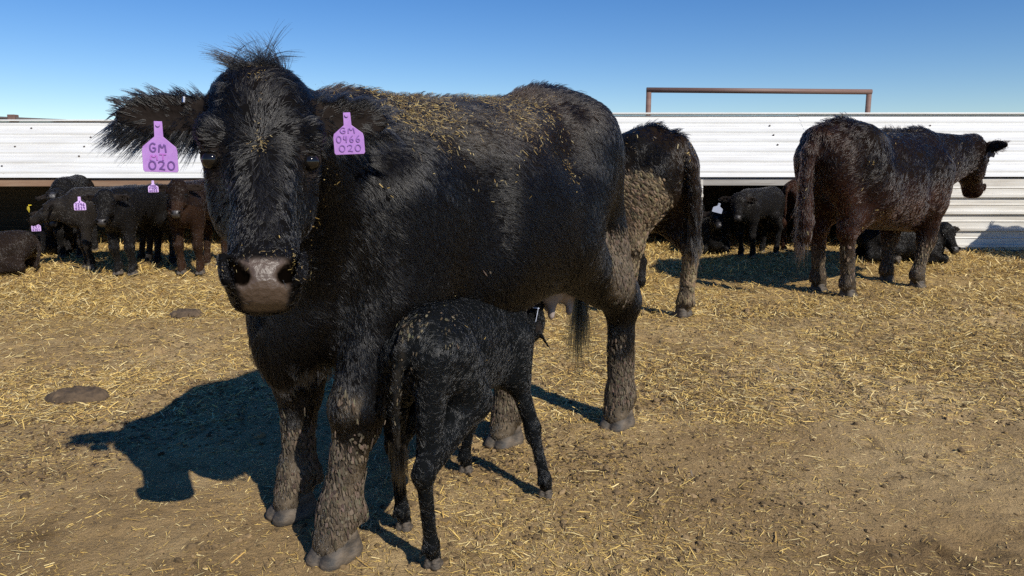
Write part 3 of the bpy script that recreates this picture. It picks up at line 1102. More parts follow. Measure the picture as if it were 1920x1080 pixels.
# ------------------------------------------------------------------ cattle
COW_TORSO = [(-.84, .07, 1.06, 1.16), (-.80, .15, .90, 1.25), (-.70, .235, .78, 1.315), (-.55, .305, .66, 1.355), (-.38, .345, .58, 1.335), (-.15, .375, .525, 1.30),
             (.10, .365, .50, 1.295), (.32, .305, .485, 1.305), (.50, .245, .47, 1.315), (.62, .19, .48, 1.26), (.71, .13, .53, 1.13), (.78, .07, .62, .98)]
MAIN_TORSO = [(-.84, .07, 1.06, 1.16), (-.80, .15, .93, 1.25), (-.70, .235, .84, 1.315), (-.55, .305, .75, 1.345), (-.38, .345, .65, 1.315), (-.15, .375, .555, 1.285),
              (.10, .365, .515, 1.275), (.32, .305, .50, 1.265), (.50, .235, .50, 1.255), (.62, .165, .52, 1.19), (.70, .11, .58, 1.08), (.76, .05, .66, .96)]
CALF_TORSO = [(-.66, .07, 1.08, 1.18), (-.62, .13, .98, 1.26), (-.53, .185, .88, 1.32), (-.38, .215, .80, 1.34), (-.15, .25, .75, 1.32),
              (.12, .25, .71, 1.31), (.34, .225, .68, 1.31), (.50, .20, .67, 1.29), (.62, .17, .70, 1.2), (.70, .09, .78, 1.05)]

def std_legs(feet, calf=False, lr=1.0, rs=1.0, hn=1.0, hko=-.07):
    """joint chains for standing legs in cow units"""
    J = {}
    ex = -.06 if calf else 0
    for key in ('FL', 'FR'):
        s = 1 if key[1] == 'L' else -1
        fx, fy = feet[key]
        S = (.50 + ex, s * (.13 if calf else .17), .98)
        E_ = (.47 + ex, s * (.145 if calf else .185), .74)
        K = ((E_[0] + fx) * .5 + .025, (E_[1] + fy) * .5, .415)
        Ft = (fx - .03, fy, .13)
        J[key] = [S, E_, K, Ft, (fx, fy, .045)]
    for key in ('HL', 'HR'):
        s = 1 if key[1] == 'L' else -1
        fx, fy = feet[key]
        dx = .12 if calf else 0
        hx = fx * .45 * (rs if not calf else 1) + (-.62 * rs + dx) * .55
        Hp = (hx + .10, s * (.11 if calf else .15 * hn), 1.10)
        Pn = (-.70 * rs + dx, s * .10, 1.08)
        St = (hx + .26, s * (.16 if calf else .215 * hn), .80)
        Hk = (fx + (-.09 if calf else hko), fy * .97, .53)
        Ft = (fx - .03, fy, .13)
        J[key] = [Hp, St, Hk, Ft, (fx, fy, .045), Pn]
    return J

def make_bovine(name, label, cat, group, loc, head_dir, spec):
    calf = spec.get('calf', False)
    sc = spec.get('sc', 1.0)
    rz = math.atan2(head_dir[1], head_dir[0])
    root = empty(name, loc, rz, label, cat, group)
    h = spec.get('res', .014) / sc
    lr = spec.get('lr', 1.0)
    pr = []
    tz = spec.get('tz', 0.0)
    fat = spec.get('fat', 1.0)
    tors = spec.get('torso', CALF_TORSO if calf else COW_TORSO)
    rs = spec.get('rs', 1.0); hz = spec.get('hz', 0.0)
    hn = spec.get('hn', 1.0)
    tors = [(a * (rs if a < 0 else 1), b * fat * (1 + (hn - 1) * smooth(.0, -.45, a)), c + tz, d + tz + hz * smooth(-.2, -.5, a)) for a, b, c, d in tors]
    pr.append(SW((0, 0, 0), (1, 0, 0), (0, 1, 0), (0, 0, 1), tors, 2.25, .05, 'torso'))
    lying = spec.get('lying', False)
    if not calf and not lying:
        for q in (-1, 1):
            pr.append(ELL((.43, q * .20, .90 + tz), (.13, .11, .24), None, .10, 'shoulder'))
            pr.append(ELL((-.27 * rs, q * .42 * (.5 + .5 * hn), 1.13 + tz), (.13, .11, .10), None, .10, 'torso', 'sub'))
            pr.append(ELL((.23, q * .46, .93 + tz), (.07, .12, .26), None, .10, 'torso', 'sub'))
    J = spec.get('joints') or std_legs(spec['feet'], calf, 1, rs, spec.get('hn', 1.0), spec.get('hko', -.07))
    if not calf and not lying:
        pr.append(ELL((-.53 * rs, .20 * hn, 1.25 + tz + hz), (.11, .09, .075), None, .10))       # hook bones
        pr.append(ELL((-.53 * rs, -.20 * hn, 1.25 + tz + hz), (.11, .09, .075), None, .10))
        pr.append(ELL((-.50 * rs, 0, 1.325 + tz + hz), (.13, .12, .055), None, .08))
        pr.append(ELL((-.74 * rs, 0, 1.26 + tz + hz), (.10, .075, .06), None, .08))         # tail head
        pr.append(ELL((spec.get('brx', .74), spec.get('bry', 0), .70 + tz), (.095, .045, .225), None, .08, 'brisket'))
        pr.append(RC((.74, 0, .62 + tz), (.52, 0, .545 + tz), .04, .04, .06, 'brisket'))
    for key in ('FL', 'FR'):
        S, E_, K, Ft, T = J[key]
        b = .74 if calf else 1.0
        pr.append(RC(S, E_, .155 * b, .125 * b, .10, 'shoulder'))
        pr.append(RC(E_, K, .118 * b * lr, .070 * lr * (.92 if calf else 1), .05, 'leg'))
        pr.append(RC(K, (K[0] - .005, K[1], K[2] - .05), .070 * lr, .060 * lr, .03, 'leg'))
        pr.append(RC(K, Ft, .052 * lr, .046 * lr, .03, 'leg'))
        for q in (-1, 1): pr.append(RC((Ft[0] - .045, Ft[1] + q * .022, Ft[2] - .01), (Ft[0] - .06, Ft[1] + q * .024, Ft[2] - .035), .018 * lr, .012 * lr, .012, 'leg'))
        pr.append(RC(Ft, T, .056 * lr, .052 * lr, .03, 'leg'))
    for key in ('HL', 'HR'):
        Hp, St, Hk, Ft, T, Pn = J[key]
        b = .74 if calf else 1.0
        pr.append(RC(Hp, St, .205 * b * (1 if calf else hn ** .6), .155 * b, .10, 'thigh'))
        pr.append(RC(Pn, (Hk[0] * .6 + St[0] * .4 - .10, Hk[1], Hk[2] * .6 + St[2] * .4), .115 * b, .085 * b, .10, 'thigh'))
        pr.append(RC(St, Hk, .140 * b, .070 * lr, .06, 'leg'))
        pr.append(RC(Hk, (Hk[0] - .02, Hk[1], Hk[2] + .05), .066 * lr, .05 * lr, .04, 'leg'))
        pr.append(RC(Hk, Ft, .056 * lr, .047 * lr, .04, 'leg'))
        for q in (-1, 1): pr.append(RC((Ft[0] - .045, Ft[1] + q * .022, Ft[2] - .01), (Ft[0] - .06, Ft[1] + q * .024, Ft[2] - .035), .018 * lr, .012 * lr, .012, 'leg'))
        pr.append(RC(Ft, T, .058 * lr, .052 * lr, .03, 'leg'))
    # head
    P0 = np.array(spec['poll'], float)
    if 'uvw' in spec:
        u, v, w = [np.array(q, float) for q in spec['uvw']]
    else:
        ya, pi_ = spec['yaw'], spec['pitch']
        ro = spec.get('roll', 0)
        u = np.array([math.cos(pi_) * math.cos(ya), math.cos(pi_) * math.sin(ya), -math.sin(pi_)])
        v = np.array([-math.sin(ya), math.cos(ya), 0])
        w = np.cross(u, v)
        if ro: v, w = v * math.cos(ro) + w * math.sin(ro), w * math.cos(ro) - v * math.sin(ro)
    hs = spec.get('hs', .52)
    hw = spec.get('hw', 1.0) * hs
    def H(a, b, c): return P0 + u * a * hs + v * b * hw + w * c * hs
    Rh = np.array([u, v, w])
    htab = [(-.05, .10, -.20, -.05), (.02, .165, -.27, .0), (.14, .215, -.34, .035), (.28, .232, -.40, .05), (.42, .205, -.42, .04),
            (.60, .168, -.38, .03), (.76, .143, -.30, .025), (.88, .148, -.25, .02), (.97, .138, -.21, -.01), (1.02, .10, -.17, -.06)]
    if calf: htab = [(a, b * (.95 if a < .6 else .88), c * .95, d + (.04 if a < .4 else 0)) for a, b, c, d in htab]
    pr.append(SW(P0, u, v, w, [(a * hs, b * hw, c * hs, d * hs) for a, b, c, d in htab], 2.6, .02, 'head'))
    W0 = np.array([.50 - (.04 if calf else 0), 0, spec.get('w0z', 1.16) + tz]); W1 = np.array([.58 - (.08 if calf else 0), 0, .98 + tz]); W2 = np.array([.62 - (.10 if calf else 0), 0, .80 + tz])
    nb = .62 if calf else 1.0
    pr.append(RC(W0, H(.06, 0, -.17), .155 * nb, .17 * hs, .10, 'neck'))
    pr.append(RC(W1, H(.20, 0, -.27), .20 * nb, .18 * hs, .08, 'neck'))
    pr.append(RC(W2, H(.34, 0, -.34), .115 * nb, .11 * hs, .07, 'neck'))
    for s in (-1, 1):
        pr.append(ELL(H(.275, s * .215, -.025), np.array([.075, .05, .075]) * hs, Rh, .03, 'head'))            # brow
        pr.append(ELL(H(.375, s * .245, -.060), np.array([.065, .035, .05]) * hs, Rh, .012, 'head', 'sub'))   # socket
        pr.append(RC(H(.343, s * .208, -.020), H(.347, s * .232, -.10), .021 * hs, .021 * hs, .012, 'head'))      # upper lid
        pr.append(RC(H(.413, s * .200, -.024), H(.412, s * .226, -.10), .017 * hs, .017 * hs, .012, 'head'))       # lower lid
        pr.append(ELL(H(.46, s * .155, -.20), np.array([.16, .06, .17]) * hs, Rh, .05, 'head'))               # cheek
    pr.append(ELL(H(.925, 0, -.045), np.array([.085, .135, .075]) * hs, Rh, .03, 'nose'))
    pr.append(ELL(H(.97, 0, -.16), np.array([.055, .11, .07]) * hs, Rh, .03, 'nose'))
    for s in (-1, 1):
        pr.append(ELL(H(.56, s * .215, -.02), np.array([.15, .055, .10]) * hs, Rh, .05, 'head', 'sub'))    # hollow below the eye
    nost = []
    for s in (-1, 1):
        pr.append(RC(H(.855, s * .152, -.01), H(.945, s * .130, .0), .014 * hs / .5, .017 * hs / .5, .012, 'nose'))
        nost.append(RC(H(.868, s * .124, .006), H(.945, s * .084, .018), .007 * hs / .5, .0165 * hs / .5, .006, 'nose', 'sub'))
    pr += nost
    # ears
    ears = {}
    for key, s in (('L', 1), ('R', -1)):
        ang = spec.get('ear' + key, (.93, -.22, -.06))    # along v, w, u
        a = nrm(v * s * ang[0] + w * ang[1] + u * ang[2])
        c = w * .75 + u * .55
        c = nrm(c - a * (c @ a))
        b = np.cross(c, a)
        if b @ u > 0: b = -b                               # b points up, away from the nose
        es = hs / .52 * spec.get('ear_sc', 1.0)
        L = .225 * es
        B = H(.12, s * .165, -.12)
        et = [(0, .032 * es, -.028 * es, .026 * es), (.25 * L, .045 * es, -.022 * es, .016 * es), (.55 * L, .052 * es, -.017 * es, .010 * es), (.82 * L, .040 * es, -.012 * es, .008 * es), (L, .012 * es, -.006 * es, .006 * es)]
        pr.append(SW(B, a, b, c, et, 2.1, .015, 'ear' + key))
        pr.append(ELL(B + a * L * .55 + c * .028 * es, np.array([.075, .038, .030]) * es, np.array([a, b, c]), .008, 'ear' + key, 'sub'))
        ears[key] = (B, a, b, c, L, es)
    # tail
    tl = spec.get('tail')
    if tl is not None:
        for (a, b) in zip(tl[:-1], tl[1:]):
            pr.append(RC(a[:3], b[:3], a[3], b[3], .02, 'tail'))
    V, Fq = sdf_mesh(pr, h)
    V, Fq = largest(V, Fq)
    V = relax(V, Fq, 2, .5)
    # flow field, hair length and masks from the nearest primitives
    nv = len(V)
    Nv = normals(V, Fq)
    Wt = {}
    X, Y, Z = V[:, 0], V[:, 1], V[:, 2]
    for q in pr:
        if q.op != 'add': continue
        ww = np.exp(-np.maximum(q.d(X, Y, Z), 0) / .018)
        Wt[q.g] = np.maximum(Wt.get(q.g, 0), ww)
    tot = sum(Wt.values()) + 1e-9
    for k_ in Wt: Wt[k_] = Wt[k_] / tot
    D = np.zeros((nv, 3)); Lh = np.zeros(nv); lift = np.full(nv, spec.get('lift', .13))
    hf = V - P0
    hu, hv, hwn = hf @ u / hs, hf @ v / hw, hf @ w / hs
    wh = np.stack([hu - spec.get('whorl', .36), hv], 1)
    wr = np.linalg.norm(wh, axis=1) + 1e-6
    hd = (u[None] * (wh[:, :1] / wr[:, None]) + v[None] * (wh[:, 1:] / wr[:, None]) * 1.2)
    hd = hd * smooth(0, .5, .3 + hwn * 2 + .8)[:, None] + (-w)[None] * .35
    flows = {
        'torso': (np.stack([-np.ones(nv), 0 * X, -.55 - .9 * smooth(1.1, .6, Z - tz) + .5 * smooth(1.2, 1.33, Z - tz)], 1), .025),
        'shoulder': (np.tile([-.55, 0, -1.0], (nv, 1)), .028), 'thigh': (np.tile([-.35, 0, -1.0], (nv, 1)), .028),
        'neck': (np.stack([-.8 * np.ones(nv), 0 * X, -.75 + .5 * smooth(1.1, 1.3, Z - tz)], 1), .028), 'brisket': (np.tile([-.25, 0, -1.0], (nv, 1)), .050),
        'leg': (np.tile([-.12, 0, -1.0], (nv, 1)), .020), 'head': (hd, .021), 'nose': (np.tile(u * .5 - w * .3, (nv, 1)), .006),
        'tail': (np.tile([-.05, 0, -1.0], (nv, 1)), .035)}
    for key in ('L', 'R'):
        B, a, b, c, L, es = ears[key]
        q = V - B
        ea, eb, ec = q @ a / L, q @ b / (.058 * es), q @ c / (.02 * es)
        dd = a[None] * (.45 + .9 * np.clip(ea, 0, 1)[:, None]) + b[None] * (np.sign(eb) * np.abs(eb) * 1.0)[:, None] - np.array([0, 0, .30])[None] * (eb < 0)[:, None]
        flows['ear' + key] = (dd, (.010 + .016 * np.clip(np.abs(eb), 0, 1.1) ** 2 * (1 + 1.2 * (eb < 0)) + .022 * np.clip(ea, 0, 1) ** 3) * spec.get('ear_hair', .8) * es)
    for k_, ww in Wt.items():
        fd, fl_ = flows[k_]
        D += ww[:, None] * nrm(fd)
        Lh += ww * fl_
    # head: forehead longer, bridge and muzzle short
    hm = Wt['head'] + Wt['nose']
    Lh = Lh * (1 - hm * smooth(.45, .85, hu) * .62) + hm * .008 * smooth(.30, .0, hu) * (hwn > -.2)
    sp_w = smooth(.09, .0, np.abs(Y)) * smooth(.6, .95, Nv[:, 2]) * Wt['torso']
    if not lying:
        Lh += sp_w * (.012 + .022 * smooth(-.35, -.5, X) + .01 * smooth(.3, .5, X))
        lift = lift + sp_w * .8
    pw = .120 - .28 * np.clip(hu - .89, 0, .2)
    pad = smooth(.86, .89, hu + .12 * np.maximum(np.abs(hv) - .08, 0)) * smooth(pw + .012, pw - .008, np.abs(hv)) * smooth(-.15, -.11, hwn) * (hu < 1.2) * (hm > .5)
    nose_c = np.array(spec.get('nose_col', (.085, .062, .050)))
    base = np.array(spec.get('col', (.010, .009, .008)))
    if callable(spec.get('colfn')):
        Cc = spec['colfn'](V, Nv, Wt)
    else:
        Cc = np.tile(base, (nv, 1))
    tint = Cc * .8 * (1 - pad[:, None]) + nose_c[None] * pad[:, None]
    for key in ('L', 'R'):
        B, a, b, c, L, es = ears[key]
        q = V - B
        inn = (Wt['ear' + key] > .5) & ((Nv @ c) > .2)
        tint[inn] = tint[inn] * .4 + np.array([.026, .02, .017]) * .6
    for s in (-1, 1):
        ee = np.exp(-(np.linalg.norm(V - H(.40, s * .22, -.06), axis=1) / (.09 * hs)) ** 4)[:, None]
        tint = tint * (1 - ee) + np.array(spec.get('lid_col', (.020, .017, .016)))[None] * ee
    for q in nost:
        tint *= smooth(-.001, .004, q.d(X, Y, Z))[:, None] * .97 + .03  # shade inside the nostril hollows painted into the hide colour
    mud = spec['mudfn'](V, Nv, Wt) if 'mudfn' in spec else np.zeros(nv)
    mud = np.clip(mud, 0, 1)
    me = quads('body', V * sc, Fq)
    vattr(me, 'tint', tint, 'FLOAT_COLOR')
    vattr(me, 'mud', mud)
    gl = pad.copy()
    for q in nost: gl = gl * smooth(.0, .006, q.d(X, Y, Z))
    vattr(me, 'gloss', np.clip(gl, 0, 1))
    body = link('body', me, root, MAT['body'])
    # eyes
    for s in (-1, 1):
        e = link('eye', EYE, root)
        e.location = H(.378, s * .203, -.060) * sc
        e.scale = (.040 * hs * sc,) * 3
    # hooves
    for key in ('FL', 'FR', 'HL', 'HR'):
        T = np.array(J[key][4])
        hv_ = link('hoof', HOOF, root)
        if lying:
            Ft = np.array(J[key][3])
            dxy = T - Ft
            hv_.rotation_euler = (0, math.radians(50), math.atan2(dxy[1], dxy[0]))
        else:
            ang = spec.get('toe', {}).get(key, 0)
            hv_.rotation_euler = (0, 0, ang)
        sz = sc * lr * spec.get('hoof_sc', .98)
        hv_.scale = (sz, sz, sz)
        pos = np.array([T[0] + (-.008 if not lying else .0), T[1], 0.0 if not lying else T[2] - .01])
        hv_.location = pos * sc
    # coat
    wgt = (1 - pad) * spec.get('wfn', lambda V, Nv: np.ones(nv))(V, Nv)
    wgt = wgt * (1 - .45 * mud)
    for s in (-1, 1):
        wgt = wgt * (1 - np.exp(-(np.linalg.norm(V - H(.372, s * .222, -.06), axis=1) / (.062 * hs)) ** 4))
    for key in ('L', 'R'):
        B, a, b, c, L, es = ears[key]
        inn = smooth(.1, .5, Nv @ c) * Wt['ear' + key] * smooth(1.0, .6, np.abs((V - B) @ b) / (.058 * es))
        wgt = wgt * (1 - .72 * inn)
    Lh2 = Lh * (1 - .55 * mud) * spec.get('hair_len', 1.0)
    hc = Cc * (1 - mud[:, None]) + np.array(spec.get('mud_hair', (.066, .054, .040)))[None] * mud[:, None]
    a_ = spec.get('fur', (6000, 4, .0011))
    Pt, R, C = fur(V, Fq, Nv, D, Lh2, hc, wgt, a_[0], a_[1], a_[2], lift, spec.get('spread', .007), spec.get('seed', 1), wob=spec.get('wob', .35), wavy=spec.get('wavy', .06), tipc=spec.get('tipc', .18))
    curves('coat', Pt * sc, R * sc, C, root, MAT[spec.get('hair_mat', 'hair')])
    info = dict(root=root, V=V, F=Fq, N=Nv, D=D, W=Wt, L=Lh, mud=mud, H=H, u=u, v=v, w=w, ears=ears, sc=sc, hs=hs, J=J)
    return info

def strands(info, name, roots, dirs0, bends, L, rad, nper, spread, col, seed, seg=7, curl=.0, parent=None, gather=.25):
    """long locks: each root grows nper hairs that bend towards `bends`"""
    r = np.random.default_rng(seed)
    n_ = len(roots)
    R0, d0, bd, LL = [np.repeat(np.asarray(q, float), nper, 0) for q in (roots, dirs0, bends, L)]
    m_ = len(R0)
    off = r.normal(0, 1, (m_, 3)) * spread
    LL = LL * r.uniform(.6, 1.1, m_)
    ax1 = nrm(np.cross(d0, bd) + 1e-5)
    ph = np.repeat(r.uniform(0, 6.28, n_), nper)
    p = R0 + off
    pts = [p]
    d = nrm(d0 + r.normal(0, .07, (m_, 3)))
    for k in range(seg):
        t = (k + 1) / seg
        p = p + d * (LL / seg)[:, None] - off * ((1 - gather) / seg)
        if curl: p = p + ax1 * (curl * LL * np.cos(ph + 5 * t) / seg)[:, None]
        d = nrm(d + bd * (1.0 / seg) + r.normal(0, .03, (m_, 3)))
        pts.append(p)
    Pt = np.stack(pts, 1)
    tp = np.linspace(0, 1, seg + 1)
    Rr = rad * (1 - .82 * tp ** 1.5)[None] * r.uniform(.7, 1.2, m_)[:, None]
    C = np.tile(np.array(col), (m_, 1)) * r.uniform(.6, 1.4, m_)[:, None]
    sc = info['sc']
    return curves(name, Pt * sc, Rr * sc, C, parent or info['root'], MAT['hair'])

def mud_plates(info, mask, num, s0, s1, name, seed, hk=.45, col=(.21, .165, .118), asp=1.6):
    r = np.random.default_rng(seed)
    tri, bc = sample(info['V'], info['F'], mask, num, r)
    P, Nn, D = interp(info['V'], tri, bc), nrm(interp(info['N'], tri, bc)), interp(info['D'], tri, bc)
    D = nrm(D - Nn * (D * Nn).sum(1, keepdims=True) + r.normal(0, .15, (num, 3)))
    D = nrm(D - Nn * (D * Nn).sum(1, keepdims=True))
    Nn = nrm(Nn + r.normal(0, .18, Nn.shape))
    sz = r.uniform(s0, s1, num) * r.uniform(.6, 1.1, num)
    hg = sz * r.uniform(.3, 1.4, num) * hk
    C = np.array(col) * r.uniform(.4, 1.35, num)[:, None] * (1 + r.normal(0, .05, (num, 3)))
    me = blobs((P + Nn * .004) * info['sc'], Nn, D, sz * info['sc'], hg * info['sc'], r.uniform(1.05, asp, num), C, name, seed, 6)
    o = link(name, me, info['root'], MAT['mud'])
    o['kind'] = 'stuff'
    return o

def flecks(info, mask, num, l0, l1, w0, w1, name, seed, lift=.018, along=.5, dark=.3, mul=.5):
    r = np.random.default_rng(seed)
    tri, bc = sample(info['V'], info['F'], mask, num, r)
    P, Nn, D = interp(info['V'], tri, bc), nrm(interp(info['N'], tri, bc)), nrm(interp(info['D'], tri, bc))
    D = nrm(D * along + r.normal(0, .6, (num, 3)))
    D = nrm(D - Nn * (D * Nn).sum(1, keepdims=True) * .85)
    L = r.uniform(l0, l1, num) * r.uniform(.4, 1, num); W = r.uniform(w0, w1, num)
    U = nrm(Nn + r.normal(0, .3, Nn.shape))
    me = strips((P + Nn * (lift * r.uniform(.5, 1.3, num))[:, None]) * info['sc'], D, U, L * info['sc'], W * info['sc'], r.normal(0, .06, num) * L, name, None, straw_colors(num, r, dark) * mul)
    o = link(name, me, info['root'], MAT['straw'])
    o['kind'] = 'stuff'
    return o

def world_to_local(info, p):
    M = info['root'].matrix_basis.inverted()
    return np.array(M @ Vector(p))

def tag_at(info, wpos, facing, w, h, mat, rows, label=None, pen=.0026, tilt=0.0, pitch=0.0):
    """hang a tag with its neck top at a world point, its face towards a horizontal world direction"""
    f = nrm(np.array([facing[0], facing[1], 0.0]))
    X = Vector((-f[1], f[0], 0)); Yv = Vector((-f[0], -f[1], 0)); Zv = Vector((0, 0, 1))
    M = Matrix(((X[0], Yv[0], Zv[0], wpos[0]), (X[1], Yv[1], Zv[1], wpos[1]), (X[2], Yv[2], Zv[2], wpos[2]), (0, 0, 0, 1)))
    M = M @ Matrix.Rotation(tilt, 4, 'Y') @ Matrix.Rotation(pitch, 4, 'X')
    return ear_tag(info['root'], info['root'].matrix_basis.inverted() @ M, w, h, MAT[mat], rows, label, pen)

def dir_local(hd, vec):
    f = nrm(np.array(hd, float)); l_ = np.array([-f[1], f[0]])
    return np.array([vec[0] * f[0] + vec[1] * f[1], vec[0] * l_[0] + vec[1] * l_[1], vec[2]])

# ---------------------------------------------------- the big cow in front
HD = (-.664, -.747)
OX, OY = -.152, 2.555
def loc_main(p): return dir_local(HD, (p[0] - OX, p[1] - OY, p[2]))
vw = nrm(np.array([.955, .295, -.02]))
uw = nrm(np.array([.055, -.27, -.45])); uw = nrm(uw - vw * (uw @ vw))
ww_ = np.cross(uw, vw)
MCOL = lambda V, Nv, Wt: main_col(V, Nv, Wt)

def main_col(V, Nv, Wt):
    black = np.array([.0065, .0061, .0064]); brown = np.array([.030, .017, .010])
    k = smooth(1.0, 1.28, V[:, 2]) * (Wt['torso'] + .5 * Wt['neck']) * smooth(-.1, .6, Nv[:, 2] + .35)
    k = k * np.clip(.55 + .6 * fbm(V * 5, 3, 3), 0, 1)
    c = black[None] * (1 - k[:, None]) + brown[None] * k[:, None]
    du = smooth(.25, .8, Nv[:, 2]) * Wt['torso'] * smooth(-.30, .0, V[:, 0]) * smooth(.6, .35, V[:, 0]) * np.clip(.3 + 1.1 * fbm(V * 6, 3, 8), 0, 1) * (V[:, 2] > 1.0) * .55
    return c * (1 - du[:, None]) + np.array([.13, .105, .07])[None] * du[:, None]

def main_mud(V, Nv, Wt):
    nz = fbm(V * 9, 3, 12)
    lowleg = smooth(.37, .20, V[:, 2] + .10 * nz) * np.clip(.9 + .5 * fbm(V * 22, 2, 71), .2, 1)
    fl = (V[:, 0] > 0)
    hind = (V[:, 0] < -.05)
    thigh = np.exp(-(((V[:, 0] + .60) / .15) ** 2 + ((V[:, 2] - .68) / .16) ** 2 + ((V[:, 1] - .25) / .22) ** 2) * 1.0)
    thigh = smooth(.30, .75, thigh + .22 * nz)
    belly = smooth(.25, .6, np.exp(-(((V[:, 0] - .0) / .35) ** 2 + ((V[:, 2] - .56) / .05) ** 2)) + .4 * nz) * .55
    hock = smooth(.50, .38, V[:, 2]) * hind * smooth(.15, .6, nz) * .5
    knee = np.exp(-(((V[:, 2] - .43) / .035) ** 2)) * fl * (Nv[:, 0] > .5) * smooth(-.2, .3, nz) * .7
    return np.clip(np.maximum.reduce([lowleg, thigh, belly * (V[:, 1] > 0), hock, knee]), 0, 1)

poll_l = loc_main((-.548, 1.675, 1.262))
main = make_bovine('cow', 'big black cow standing in front facing the camera, two purple ear tags', 'cow', None, (OX, OY, float(gh(OX, OY)[0])), HD, dict(
    res=.0072, feet=dict(FL=(.70, .16), FR=(.635, -.15), HL=(-.70, .16), HR=(-.245, -.06)), torso=MAIN_TORSO, w0z=1.09, hko=-.025, brx=.745, bry=.03, rs=.80, hz=-.035, hn=.80,
    poll=poll_l, uvw=[dir_local(HD, q) for q in (uw, vw, ww_)], hs=.50, hw=.98, lr=1.04, colfn=main_col, mudfn=main_mud,
    earR=(.97, -.10, -.02), earL=(.93, -.22, -.14), ear_hair=1.2, ear_sc=1.0,
    tail=[(-.63, 0, 1.20, .04), (-.69, .0, 1.10, .034), (-.71, -.01, .95, .030), (-.74, -.04, .78, .024), (-.765, -.06, .62, .018), (-.75, -.065, .46, .012)],
    fur=(50000, 6, .0006), spread=.005, wob=.36, wavy=.05, seed=3, nose_col=(.070, .047, .033), lid_col=(.034, .027, .024),
    wfn=lambda V, Nv: .35 + .65 * smooth(-.35, .1, Nv[:, 1] + .6 * Nv[:, 0]), toe=dict(FL=.25, FR=-.1, HL=.1, HR=.1)))
V, W_ = main['V'], main['W']
mud_plates(main, main['mud'] * (np.clip(1.2 - np.abs(V[:, 2] - .68) * 3, 0, 1) + .8 * (V[:, 2] < .42) * smooth(.06, .14, V[:, 2])) * smooth(-.35, .25, fbm(V * 16, 3, 61)), 6500, .003, .0085, 'dried_mud', 5, .24, (.105, .082, .058), 2.3)
straw_mask = W_['torso'] * smooth(.35, .75, main['N'][:, 2]) * smooth(-.40, -.15, V[:, 0]) * smooth(.62, .4, V[:, 0]) * np.clip(.35 + fbm(V * 7, 3, 8), 0, 1) * (V[:, 2] > 1.0)
flecks(main, straw_mask * smooth(-.30, .05, V[:, 0]), 7500, .006, .028, .0007, .0018, 'straw_flecks', 6, .020, .5, .45, .52)
speck = smooth(.1, .5, fbm(V * 6, 2, 18)) * (.3 * W_['head'] + W_['neck'] + .6 * W_['torso'] * smooth(.9, 1.2, V[:, 2])) * smooth(.75, 1.05, V[:, 2])
flecks(main, speck, 520, .006, .016, .001, .0022, 'chaff_specks', 9, .022, .2, .05)
# pale chaff at the whorl, on the poll and on the nose
hu_ = (V - poll_l) @ main['u'] / .5; hv_ = (V - poll_l) @ main['v'] / .5; hw_ = (V - poll_l) @ main['w'] / .5
fm = (np.exp(-((hu_ - .36) / .035) ** 2 - (hv_ / .025) ** 2) + .7 * np.exp(-((hu_ - .03) / .03) ** 2 - ((hv_ - .0) / .035) ** 2) + .15 * np.exp(-((hu_ - .2) / .12) ** 2 - (hv_ / .02) ** 2)
      + .10 * np.exp(-((hu_ - .87) / .03) ** 2 - (hv_ / .09) ** 2) + .4 * np.exp(-((hu_ - .91) / .035) ** 2 - ((hv_ - .13) / .02) ** 2) + .12 * np.exp(-((hu_ - .90) / .04) ** 2 - ((hv_ + .14) / .02) ** 2)) * (hw_ > -.12) * (W_['head'] + W_['nose'])
flecks(main, fm, 200, .003, .010, .0006, .0012, 'face_chaff', 10, .010, .6, .3, .36)

rr = np.random.default_rng(33)
def head_pts(n_, u0, u1, v0, v1, c):
    return np.stack([poll_l + main['u'] * .5 * a + main['v'] * .5 * b + main['w'] * .5 * c for a, b in zip(rr.uniform(u0, u1, n_), rr.uniform(v0, v1, n_))])
# forelock: tall tuft on the poll that curls to the cow's right, plus locks combed over the brow
n_ = 75
rt = head_pts(n_, -.05, .04, -.09, .09, -.05)
upv = np.array([0, 0, 1.0])
d0 = nrm(upv[None] * 1.0 - main['v'][None] * rr.uniform(-.5, .7, n_)[:, None] + main['w'][None] * rr.uniform(-.1, .35, n_)[:, None])
bd = -main['v'][None] * rr.uniform(.6, 2.6, n_)[:, None] * np.where(rr.random(n_) < .74, 1, -1)[:, None] - upv[None] * rr.uniform(.1, 1.2, n_)[:, None]
strands(main, 'forelock', rt, d0, bd, rr.uniform(.05, .15, n_) * rr.uniform(.6, 1, n_), .00065, 15, .006, (.008, .0078, .008), 34, 8, .05, None, .06)
n_ = 80
rt = head_pts(n_, .04, .18, -.12, .12, .01)
sgn = np.sign((rt - poll_l) @ main['v'])[:, None]
d0 = nrm(main['w'][None] * .22 + main['v'][None] * sgn * rr.uniform(.3, 1.1, n_)[:, None] - main['u'][None] * rr.uniform(-.4, .4, n_)[:, None])
bd = main['v'][None] * sgn * .5 + main['u'][None] * rr.uniform(.3, 1.4, n_)[:, None] - main['w'][None] * .4
strands(main, 'brow_locks', rt, d0, bd, rr.uniform(.025, .05, n_), .0006, 18, .006, (.009, .0085, .0085), 35, 6, .04)
# long hair hanging from the brisket
n_ = 120
xx = rr.uniform(.46, .80, n_)
rt = np.stack([xx, .02 + rr.normal(0, .05, n_), np.interp(xx, [.46, .6, .72, .82], [.515, .50, .515, .59]) + rr.uniform(-.008, .008, n_)], 1)
d0 = nrm(np.stack([rr.normal(.1, .25, n_), rr.normal(0, .25, n_), -np.ones(n_)], 1))
strands(main, 'brisket_hair', rt, d0, np.tile([-.3, 0, -.3], (n_, 1)), rr.uniform(.02, .055, n_), .0006, 16, .008, (.007, .0065, .0065), 46, 5, .05)
